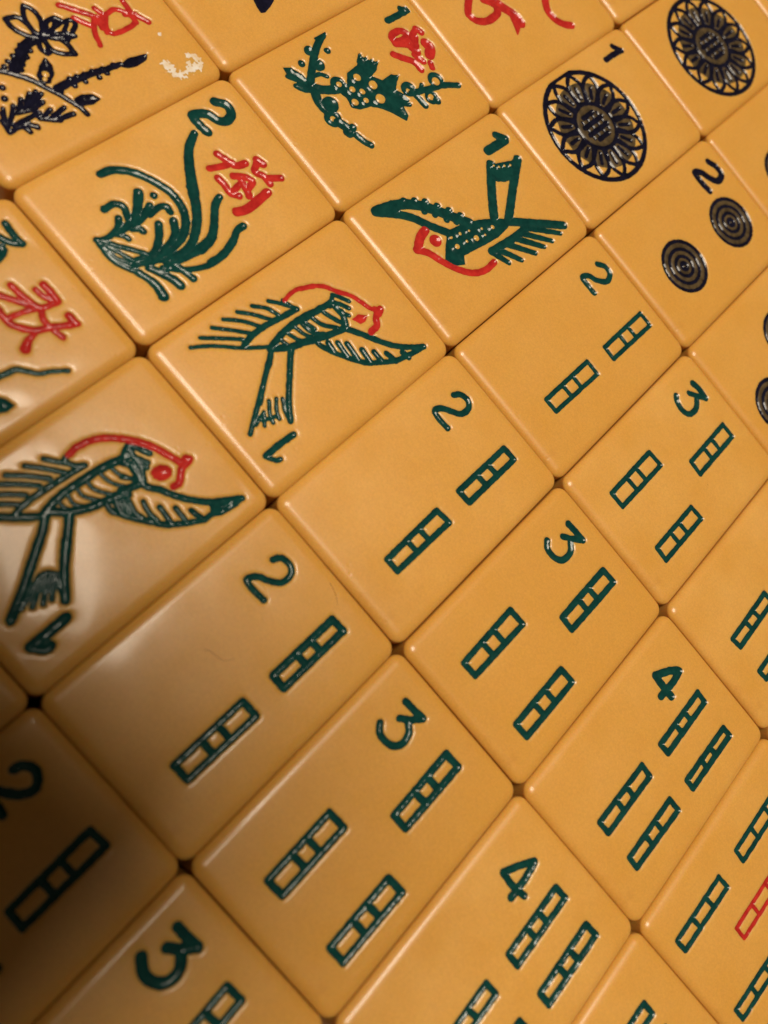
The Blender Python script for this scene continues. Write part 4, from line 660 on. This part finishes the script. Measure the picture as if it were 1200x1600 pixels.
["s",0.57,0.57,[4.6,-6.01,4.54,-5.47,4.38,-4.95,4.13,-4.47,3.78,-4.04,3.36,-3.7,2.88,-3.44,2.35,-3.28,1.81,-3.23,1.27,-3.28,0.75,-3.44,0.26,-3.7,-0.16,-4.04,-0.5,-4.47,-0.76,-4.95,-0.92,-5.47,-0.97,-6.01,-0.92,-6.56,-0.76,-7.08,-0.5,-7.56,-0.16,-7.98,0.26,-8.33,0.75,-8.58,1.27,-8.74,1.81,-8.8,2.35,-8.74,2.88,-8.58,3.36,-8.33,3.78,-7.98,4.13,-7.56,4.38,-7.08,4.54,-6.56,4.6,-6.01]],
["s",0.57,0.57,[3.42,-6.01,3.39,-5.7,3.3,-5.4,3.15,-5.12,2.95,-4.87,2.71,-4.67,2.43,-4.53,2.13,-4.43,1.81,-4.4,1.5,-4.43,1.2,-4.53,0.92,-4.67,0.67,-4.87,0.47,-5.12,0.32,-5.4,0.23,-5.7,0.2,-6.01,0.23,-6.33,0.32,-6.63,0.47,-6.91,0.67,-7.15,0.92,-7.35,1.2,-7.5,1.5,-7.59,1.81,-7.62,2.13,-7.59,2.43,-7.5,2.71,-7.35,2.95,-7.15,3.15,-6.91,3.3,-6.63,3.39,-6.33,3.42,-6.01]],
["s",0.7,0.7,[2.33,-6.01,2.32,-5.91,2.29,-5.81,2.25,-5.72,2.18,-5.64,2.1,-5.58,2.01,-5.53,1.91,-5.5,1.81,-5.49,1.71,-5.5,1.61,-5.53,1.52,-5.58,1.44,-5.64,1.38,-5.72,1.33,-5.81,1.3,-5.91,1.29,-6.01,1.3,-6.11,1.33,-6.21,1.38,-6.3,1.44,-6.38,1.52,-6.45,1.61,-6.49,1.71,-6.52,1.81,-6.53,1.91,-6.52,2.01,-6.49,2.1,-6.45,2.18,-6.38,2.25,-6.3,2.29,-6.21,2.32,-6.11,2.33,-6.01]]]]]],
[[3,0],[22.126,-74.322,0.00097],[["numeral","green",[["l",1.14,1.14,[-7.61,12.05,-6.36,12.0,-4.81,12.15]],["l",1.16,1.16,[-4.78,12.13,-5.78,10.95,-7.01,10.12]],
["s",1.24,1.24,[-5.77,10.88,-4.67,9.71,-4.6,8.3,-5.61,7.32,-7.01,7.21,-8.23,7.99]]]],["bamboo_stick","green",[["l",0.85,0.85,[0.02,11.72,2.12,11.8,2.21,4.02,0.24,3.81,0.02,11.72]],
["l",0.85,0.85,[0.16,6.82,2.18,6.98]],["l",0.85,0.85,[0.1,8.72,2.15,8.84]]]],
["bamboo_stick","green",[["l",0.88,0.88,[-4.12,-2.17,-1.83,-2.08,-1.87,-11.24,-4.09,-11.35,-4.12,-2.17]],["l",0.88,0.88,[-4.1,-7.86,-1.85,-7.76]],
["l",0.88,0.88,[-4.11,-5.66,-1.84,-5.56]]]],["bamboo_stick","green",[["l",0.9,0.9,[5.58,-2.07,7.77,-1.97,7.7,-11.18,5.59,-11.18,5.58,-2.07]],["l",0.9,0.9,[5.58,-7.72,7.72,-7.68]],
["l",0.9,0.9,[5.58,-5.53,7.74,-5.47]]]]]],[[3,1],[22.197,-41.997,-0.00289],[["numeral","green",[["l",0.92,0.92,[-6.28,12.47,-4.86,12.56,-3.5,12.72]],
["l",0.86,0.86,[-3.44,12.66,-4.48,11.4,-5.52,10.59]],["s",0.91,0.91,[-4.52,11.12,-3.49,10.18,-3.33,8.71,-4.25,7.76,-5.9,7.68,-6.78,8.53]]]],
["bamboo_stick","green",[["l",0.95,0.95,[1.33,12.05,3.41,12.11,3.41,2.88,1.47,2.85,1.33,12.05]],["l",0.95,0.95,[1.42,6.35,3.41,6.39]],["l",0.95,0.95,[1.39,8.56,3.41,8.61]]]],
["bamboo_stick","green",[["l",0.88,0.88,[-4.12,-2.17,-1.83,-2.08,-1.87,-11.24,-4.09,-11.35,-4.12,-2.17]],["l",0.88,0.88,[-4.1,-7.86,-1.85,-7.76]],
["l",0.88,0.88,[-4.11,-5.66,-1.84,-5.56]]]],["bamboo_stick","green",[["l",0.9,0.9,[5.58,-2.07,7.77,-1.97,7.7,-11.18,5.59,-11.18,5.58,-2.07]],["l",0.9,0.9,[5.58,-7.72,7.72,-7.68]],
["l",0.9,0.9,[5.58,-5.53,7.74,-5.47]]]]]],[[3,2],[22.266,-9.646,0.0006],[["numeral","green",[["l",0.99,0.99,[-6.6,12.71,-5.24,12.83,-3.75,12.8]],
["l",0.86,0.86,[-3.72,12.77,-4.87,11.74,-6.05,10.77]],["s",0.91,0.91,[-4.95,11.33,-3.9,10.17,-3.93,8.55,-4.88,7.79,-6.38,7.79,-7.18,8.56]]]],
["bamboo_stick","green",[["l",0.88,0.88,[0.96,12.3,3.09,12.39,2.99,2.9,0.98,2.99,0.96,12.3]],["l",0.88,0.88,[0.97,6.53,3.03,6.51]],["l",0.88,0.88,[0.97,8.76,3.05,8.78]]]],
["bamboo_stick","green",[["l",0.83,0.83,[-4.63,-1.99,-2.23,-1.93,-2.38,-11.26,-4.46,-11.34,-4.63,-1.99]],["l",0.83,0.83,[-4.53,-7.79,-2.33,-7.72]],
["l",0.83,0.83,[-4.57,-5.55,-2.29,-5.48]]]],["bamboo_stick","green",[["l",0.84,0.84,[5.23,-1.87,7.39,-1.82,7.36,-11.31,5.31,-11.33,5.23,-1.87]],
["l",0.84,0.84,[5.28,-7.74,7.37,-7.7]],["l",0.84,0.84,[5.26,-5.47,7.38,-5.43]]]]]],[[3,3],[22.189,22.695,0.00061],
[["numeral","green",[["l",1.04,1.04,[-7.23,12.75,-5.99,13.02,-4.34,12.88]],["l",0.88,0.88,[-4.26,12.89,-5.37,11.93,-6.66,10.95]],
["s",0.93,0.93,[-5.51,11.74,-4.42,10.35,-4.41,8.67,-5.5,7.9,-6.97,8.1,-7.78,8.73]]]],["bamboo_stick","green",[["l",0.76,0.76,[0.25,12.3,2.5,12.27,2.53,3.0,0.33,3.12,0.25,12.3]],
["l",0.76,0.76,[0.3,6.61,2.52,6.52]],["l",0.76,0.76,[0.28,8.81,2.51,8.74]]]],["bamboo_stick","green",[["l",0.72,0.72,[-5.07,-1.69,-2.61,-1.52,-2.7,-11.11,-5.04,-11.1,-5.07,-1.69]],
["l",0.72,0.72,[-5.05,-7.52,-2.67,-7.47]],["l",0.72,0.72,[-5.06,-5.26,-2.64,-5.17]]]],
["bamboo_stick","green",[["l",0.73,0.73,[4.65,-1.98,6.82,-1.9,6.77,-11.17,4.66,-11.02,4.65,-1.98]],["l",0.73,0.73,[4.66,-7.59,6.79,-7.65]],
["l",0.73,0.73,[4.65,-5.42,6.8,-5.42]]]]]],[[3,4],[22.151,54.967,-0.00075],[["dot_disc","olive",[["s",8.26,8.26,[-1.76,1.98]]]],
["dot_rings","black",[["s",0.61,0.61,[2.29,1.98,2.21,2.77,1.98,3.53,1.6,4.23,1.1,4.84,0.49,5.35,-0.21,5.72,-0.97,5.95,-1.76,6.03,-2.55,5.95,-3.31,5.72,-4.01,5.35,-4.62,4.84,-5.12,4.23,-5.5,3.53,-5.73,2.77,-5.8,1.98,-5.73,1.19,-5.5,0.43,-5.12,-0.26,-4.62,-0.88,-4.01,-1.38,-3.31,-1.75,-2.55,-1.98,-1.76,-2.06,-0.97,-1.98,-0.21,-1.75,0.49,-1.38,1.1,-0.88,1.6,-0.26,1.98,0.43,2.21,1.19,2.29,1.98]],
["s",0.57,0.57,[1.03,1.98,0.97,2.53,0.81,3.05,0.56,3.53,0.21,3.95,-0.21,4.3,-0.69,4.56,-1.22,4.71,-1.76,4.77,-2.3,4.71,-2.82,4.56,-3.31,4.3,-3.73,3.95,-4.07,3.53,-4.33,3.05,-4.49,2.53,-4.54,1.98,-4.49,1.44,-4.33,0.92,-4.07,0.44,-3.73,0.01,-3.31,-0.33,-2.82,-0.59,-2.3,-0.75,-1.76,-0.8,-1.22,-0.75,-0.69,-0.59,-0.21,-0.33,0.21,0.01,0.56,0.44,0.81,0.92,0.97,1.44,1.03,1.98]],
["s",0.57,0.57,[-0.15,1.98,-0.18,2.3,-0.27,2.6,-0.42,2.88,-0.62,3.12,-0.86,3.32,-1.14,3.47,-1.44,3.56,-1.76,3.59,-2.07,3.56,-2.37,3.47,-2.65,3.32,-2.9,3.12,-3.1,2.88,-3.25,2.6,-3.34,2.3,-3.37,1.98,-3.34,1.67,-3.25,1.37,-3.1,1.09,-2.9,0.84,-2.65,0.64,-2.37,0.5,-2.07,0.4,-1.76,0.37,-1.44,0.4,-1.14,0.5,-0.86,0.64,-0.62,0.84,-0.42,1.09,-0.27,1.37,-0.18,1.67,-0.15,1.98]],
["s",0.7,0.7,[-1.24,1.98,-1.25,2.08,-1.28,2.18,-1.32,2.27,-1.39,2.35,-1.47,2.42,-1.56,2.47,-1.66,2.49,-1.76,2.5,-1.86,2.49,-1.96,2.47,-2.05,2.42,-2.13,2.35,-2.19,2.27,-2.24,2.18,-2.27,2.08,-2.28,1.98,-2.27,1.88,-2.24,1.78,-2.19,1.69,-2.13,1.61,-2.05,1.55,-1.96,1.5,-1.86,1.47,-1.76,1.46,-1.66,1.47,-1.56,1.5,-1.47,1.55,-1.39,1.61,-1.32,1.69,-1.28,1.78,-1.25,1.88,-1.24,1.98]]]],
["dot_disc","olive",[["s",8.26,8.26,[4.63,-8.58]]]],
["dot_rings","black",[["s",0.61,0.61,[8.67,-8.58,8.59,-7.79,8.36,-7.03,7.99,-6.33,7.49,-5.72,6.87,-5.21,6.17,-4.84,5.41,-4.61,4.63,-4.53,3.84,-4.61,3.08,-4.84,2.38,-5.21,1.77,-5.72,1.26,-6.33,0.89,-7.03,0.66,-7.79,0.58,-8.58,0.66,-9.37,0.89,-10.13,1.26,-10.82,1.77,-11.44,2.38,-11.94,3.08,-12.31,3.84,-12.54,4.63,-12.62,5.41,-12.54,6.17,-12.31,6.87,-11.94,7.49,-11.44,7.99,-10.82,8.36,-10.13,8.59,-9.37,8.67,-8.58]],
["s",0.57,0.57,[7.41,-8.58,7.36,-8.03,7.2,-7.51,6.94,-7.03,6.59,-6.61,6.17,-6.26,5.69,-6.0,5.17,-5.85,4.63,-5.79,4.08,-5.85,3.56,-6.0,3.08,-6.26,2.66,-6.61,2.31,-7.03,2.05,-7.51,1.9,-8.03,1.84,-8.58,1.9,-9.12,2.05,-9.64,2.31,-10.12,2.66,-10.55,3.08,-10.89,3.56,-11.15,4.08,-11.31,4.63,-11.36,5.17,-11.31,5.69,-11.15,6.17,-10.89,6.59,-10.55,6.94,-10.12,7.2,-9.64,7.36,-9.12,7.41,-8.58]],
["s",0.57,0.57,[6.24,-8.58,6.2,-8.26,6.11,-7.96,5.96,-7.68,5.76,-7.44,5.52,-7.24,5.24,-7.09,4.94,-7.0,4.63,-6.97,4.31,-7.0,4.01,-7.09,3.73,-7.24,3.49,-7.44,3.29,-7.68,3.14,-7.96,3.05,-8.26,3.02,-8.58,3.05,-8.89,3.14,-9.19,3.29,-9.47,3.49,-9.72,3.73,-9.92,4.01,-10.06,4.31,-10.16,4.63,-10.19,4.94,-10.16,5.24,-10.06,5.52,-9.92,5.76,-9.72,5.96,-9.47,6.11,-9.19,6.2,-8.89,6.24,-8.58]],
["s",0.7,0.7,[5.15,-8.58,5.14,-8.48,5.11,-8.38,5.06,-8.29,4.99,-8.21,4.92,-8.14,4.83,-8.09,4.73,-8.07,4.63,-8.06,4.52,-8.07,4.43,-8.09,4.34,-8.14,4.26,-8.21,4.19,-8.29,4.14,-8.38,4.11,-8.48,4.1,-8.58,4.11,-8.68,4.14,-8.78,4.19,-8.87,4.26,-8.95,4.34,-9.01,4.43,-9.06,4.52,-9.09,4.63,-9.1,4.73,-9.09,4.83,-9.06,4.92,-9.01,4.99,-8.95,5.06,-8.87,5.11,-8.78,5.14,-8.68,5.15,-8.58]]]]]],
[[4,1],[44.454,-42.057,-0.00185],[["numeral","green",[["l",0.89,0.89,[-4.56,11.68,-5.64,10.01,-6.75,7.99]],["l",0.87,0.87,[-6.71,7.95,-4.95,7.79,-2.98,8.05]],
["l",0.95,0.95,[-4.43,11.55,-4.14,9.28,-4.14,6.78]]]],["bamboo_stick","green",[["l",0.83,0.83,[-0.51,11.58,1.21,11.63,1.31,2.23,-0.38,2.29,-0.51,11.58]],
["l",0.83,0.83,[-0.43,5.82,1.28,5.8]],["l",0.83,0.83,[-0.46,8.05,1.25,8.05]]]],["bamboo_stick","green",[["l",0.84,0.84,[5.25,11.42,7.04,11.52,7.1,1.98,5.46,2.09,5.25,11.42]],
["l",0.84,0.84,[5.38,5.64,7.08,5.61]],["l",0.84,0.84,[5.33,7.88,7.06,7.9]]]],["bamboo_stick","green",[["l",0.78,0.78,[-0.49,-1.64,1.21,-1.65,1.25,-10.06,-0.34,-10.21,-0.49,-1.64]],
["l",0.78,0.78,[-0.39,-6.95,1.24,-6.86]],["l",0.78,0.78,[-0.43,-4.89,1.22,-4.84]]]],
["bamboo_stick","green",[["l",0.79,0.79,[5.32,-1.62,6.97,-1.62,6.8,-10.07,5.25,-10.23,5.32,-1.62]],["l",0.79,0.79,[5.28,-6.96,6.86,-6.86]],
["l",0.79,0.79,[5.3,-4.89,6.9,-4.83]]]]]],[[4,2],[44.482,-9.782,-0.00175],[["numeral","green",[["l",1.02,1.02,[-4.67,11.53,-5.66,10.32,-6.77,8.27]],
["l",1.13,1.13,[-6.75,8.24,-5.21,8.11,-3.32,8.07]],["l",1.05,1.05,[-4.49,11.6,-4.25,9.67,-4.44,6.87]]]],
["bamboo_stick","green",[["l",0.83,0.83,[-0.64,11.66,0.96,11.56,0.97,2.3,-0.56,2.26,-0.64,11.66]],["l",0.83,0.83,[-0.59,5.83,0.96,5.82]],["l",0.83,0.83,[-0.61,8.09,0.96,8.04]]]],
["bamboo_stick","green",[["l",0.83,0.83,[5.25,11.26,6.61,11.28,6.57,1.81,5.24,1.87,5.25,11.26]],["l",0.83,0.83,[5.25,5.44,6.59,5.41]],["l",0.83,0.83,[5.25,7.69,6.6,7.68]]]],
["bamboo_stick","green",[["l",0.78,0.78,[-0.9,-1.71,0.81,-1.85,0.79,-11.19,-0.96,-11.19,-0.9,-1.71]],["l",0.78,0.78,[-0.94,-7.59,0.8,-7.64]],
["l",0.78,0.78,[-0.92,-5.31,0.8,-5.4]]]],["bamboo_stick","green",[["l",0.79,0.79,[4.82,-1.78,6.61,-1.84,6.42,-11.28,4.86,-11.2,4.82,-1.78]],["l",0.79,0.79,[4.84,-7.62,6.49,-7.69]],
["l",0.79,0.79,[4.83,-5.36,6.54,-5.43]]]]]],[[4,3],[44.435,22.551,-0.00119],[["bamboo_stick","green",[["l",0.77,0.77,[-1.33,-1.4,0.38,-1.36,0.52,-10.61,-1.11,-10.83,-1.33,-1.4]],
["l",0.77,0.77,[-1.19,-7.25,0.46,-7.1]],["l",0.77,0.77,[-1.25,-4.98,0.43,-4.87]]]],
["bamboo_stick","green",[["l",0.77,0.77,[4.81,-1.28,6.43,-1.33,6.37,-10.62,4.84,-10.76,4.81,-1.28]],["l",0.77,0.77,[4.83,-7.16,6.39,-7.09]],
["l",0.77,0.77,[4.82,-4.88,6.41,-4.86]]]]]],[[5,1],[66.619,-42.084,0.00026],[["bamboo_stick","green",[["l",0.75,0.75,[-5.26,10.5,-3.58,10.47,-3.86,1.32,-5.44,1.18,-5.26,10.5]],
["l",0.75,0.75,[-5.38,4.44,-3.76,4.52]],["l",0.75,0.75,[-5.32,7.33,-3.67,7.36]]]],
["bamboo_stick","green",[["l",0.76,0.76,[-1.21,10.59,0.52,10.53,0.09,1.34,-1.54,1.23,-1.21,10.59]],["l",0.76,0.76,[-1.43,4.51,0.24,4.56]],
["l",0.76,0.76,[-1.32,7.41,0.37,7.41]]]]]],[[5,2],[66.611,-9.849,0.0012],[["bamboo_stick","green",[["l",0.68,0.68,[-5.89,-3.56,-4.12,-3.55,-4.4,-13.49,-6.05,-13.5,-5.89,-3.56]],
["l",0.68,0.68,[-6.0,-10.02,-4.3,-10.01]],["l",0.68,0.68,[-5.95,-6.84,-4.21,-6.83]]]],
["bamboo_stick","green",[["l",0.67,0.67,[-5.77,11.95,-3.98,11.84,-4.17,0.64,-5.85,0.76,-5.77,11.95]],["l",0.67,0.67,[-5.82,4.68,-4.1,4.56]],
["l",0.67,0.67,[-5.8,8.26,-4.05,8.15]]]],["bamboo_stick","red",[["l",0.57,0.57,[0.25,4.58,2.0,4.55,1.6,-6.36,-0.06,-6.32,0.25,4.58]],["l",0.57,0.57,[0.05,-2.5,1.74,-2.54]],
["l",0.57,0.57,[0.15,0.98,1.87,0.95]]]],["bamboo_stick","green",[["l",0.65,0.65,[6.23,-3.38,7.81,-3.38,7.15,-13.56,5.66,-13.54,6.23,-3.38]],["l",0.65,0.65,[5.86,-9.99,7.38,-10.0]],
["l",0.65,0.65,[6.04,-6.73,7.59,-6.74]]]]]],[[5,3],[66.604,22.473,0.00059],[]]]''')
rnd = random.Random(11)
TILES = {}
for key, (px, py, an), marks in DATA:
    key = tuple(key)
    t = build_tile('mahjong_tile', marks, 100 + key[0] * 17 + key[1] * 3)
    t.location = (px * MM, py * MM, rnd.uniform(0.09, 0.16) * MM)
    t.rotation_euler = (math.radians(rnd.uniform(-0.28, 0.28)), math.radians(rnd.uniform(-0.28, 0.28)), an)
    t['label'] = LABELS[key]; t['category'] = 'mahjong tile'; t['group'] = 'mahjong tiles laid edge to edge in rows'
    TILES[key] = t

# ------------------------------------------------------------------ lint on the tile below the largest bird
def hair_material():
    mt, nt, b = mat('hair_fibre', (0.05, 0.022, 0.010), 0.4)
    n = noise(nt, 400, 2)
    nt.links.new(ramp(nt, n.outputs[0], 0.3, 0.7, (0.02, 0.008, 0.004, 1), (0.05, 0.02, 0.009, 1)), b.inputs['Base Color'])
    return mt
HAIR = hair_material()
def hair(pts, rad, label):
    p = smooth(np.array(pts, float), 8)
    rad = rad * np.linspace(1, 0.5, len(p))
    V, F = [], []
    for i, q in enumerate(p):
        d = p[min(i + 1, len(p) - 1)] - p[max(i - 1, 0)]; d /= np.hypot(*d); nn = np.array([-d[1], d[0]])
        zz = crown(q[0], q[1]) + T + rad[i]
        for k in range(5):
            a = 2 * math.pi * k / 5
            V.append((*(q + nn * rad[i] * math.cos(a)) * MM, (zz + rad[i] * math.sin(a)) * MM))
    for i in range(len(p) - 1):
        for k in range(5):
            F.append((i * 5 + k, i * 5 + (k + 1) % 5, (i + 1) * 5 + (k + 1) % 5, (i + 1) * 5 + k))
    me = bpy.data.meshes.new('hair_strand'); me.from_pydata(V, [], F); me.materials.append(HAIR)
    me.polygons.foreach_set('use_smooth', [True] * len(F))
    o = bpy.data.objects.new('hair_strand', me); col.objects.link(o)
    t = TILES[(2, 1)]; o.location = t.location; o.rotation_euler = t.rotation_euler
    o['label'] = label; o['category'] = 'hair'; o['group'] = 'hairs lying on the tiles'
hair([[-3.85, -0.67], [-3.41, -0.32], [-2.76, -0.19], [-1.79, 0.01], [-1.29, 0.51], [-0.99, 1.2]], 0.020, 'short curly hair lying in the middle of the tile below the largest bird')
hair([[0.02, 14.87], [1.05, 14.63], [2.0, 14.15], [2.46, 13.77]], 0.022, 'curved fine hair near the top corner of the tile below the largest bird')

# ------------------------------------------------------------------ the phone that takes the picture and shades the lower left corner
def phone():
    mt, nt, b = mat('phone_glass', (0.012, 0.012, 0.014), 0.25)
    n = noise(nt, 60, 2)
    nt.links.new(ramp(nt, n.outputs[0], 0.3, 0.7, (0.010, 0.010, 0.012, 1), (0.016, 0.016, 0.018, 1)), b.inputs['Base Color'])
    w, hgt, th, rc = 78.0, 160.0, 8.0, 11.0
    x1, y1 = 14.5, 28.5                       # lens to the right and top edges
    pts = []
    for cx, cy, a0 in ((x1 - rc, y1 - rc, 0), (x1 - w + rc, y1 - rc, 90), (x1 - w + rc, y1 - hgt + rc, 180), (x1 - rc, y1 - hgt + rc, 270)):
        for k in range(9):
            a = math.radians(a0 + 90 * k / 8); pts.append((cx + rc * math.cos(a), cy + rc * math.sin(a)))
    n_ = len(pts); V, F = [], []
    cxm, cym = x1 - w / 2, y1 - hgt / 2
    for z, ins in ((1.0, 1.2), (2.2, 0.0), (th - 0.2, 0.0), (th + 1.0, 1.2)):
        for x, y in pts:
            V.append(((x - np.sign(x - cxm) * ins) * MM, (y - np.sign(y - cym) * ins) * MM, z * MM))
    for r in range(3):
        for k in range(n_):
            F.append((r * n_ + k, r * n_ + (k + 1) % n_, (r + 1) * n_ + (k + 1) % n_, (r + 1) * n_ + k))
    F.append(tuple(range(n_))[::-1]); F.append(tuple(3 * n_ + k for k in range(n_)))
    me = bpy.data.meshes.new('smartphone'); me.from_pydata(V, [], F); me.materials.append(mt)
    o = bpy.data.objects.new('smartphone', me); col.objects.link(o)
    o.matrix_world = co.matrix_world @ Matrix.Rotation(math.radians(-43), 4, 'Z')   # PHONE_TILT
    o['label'] = 'dark smartphone held above the tiles, its shadow on the lower left corner'; o['category'] = 'smartphone'
phone()
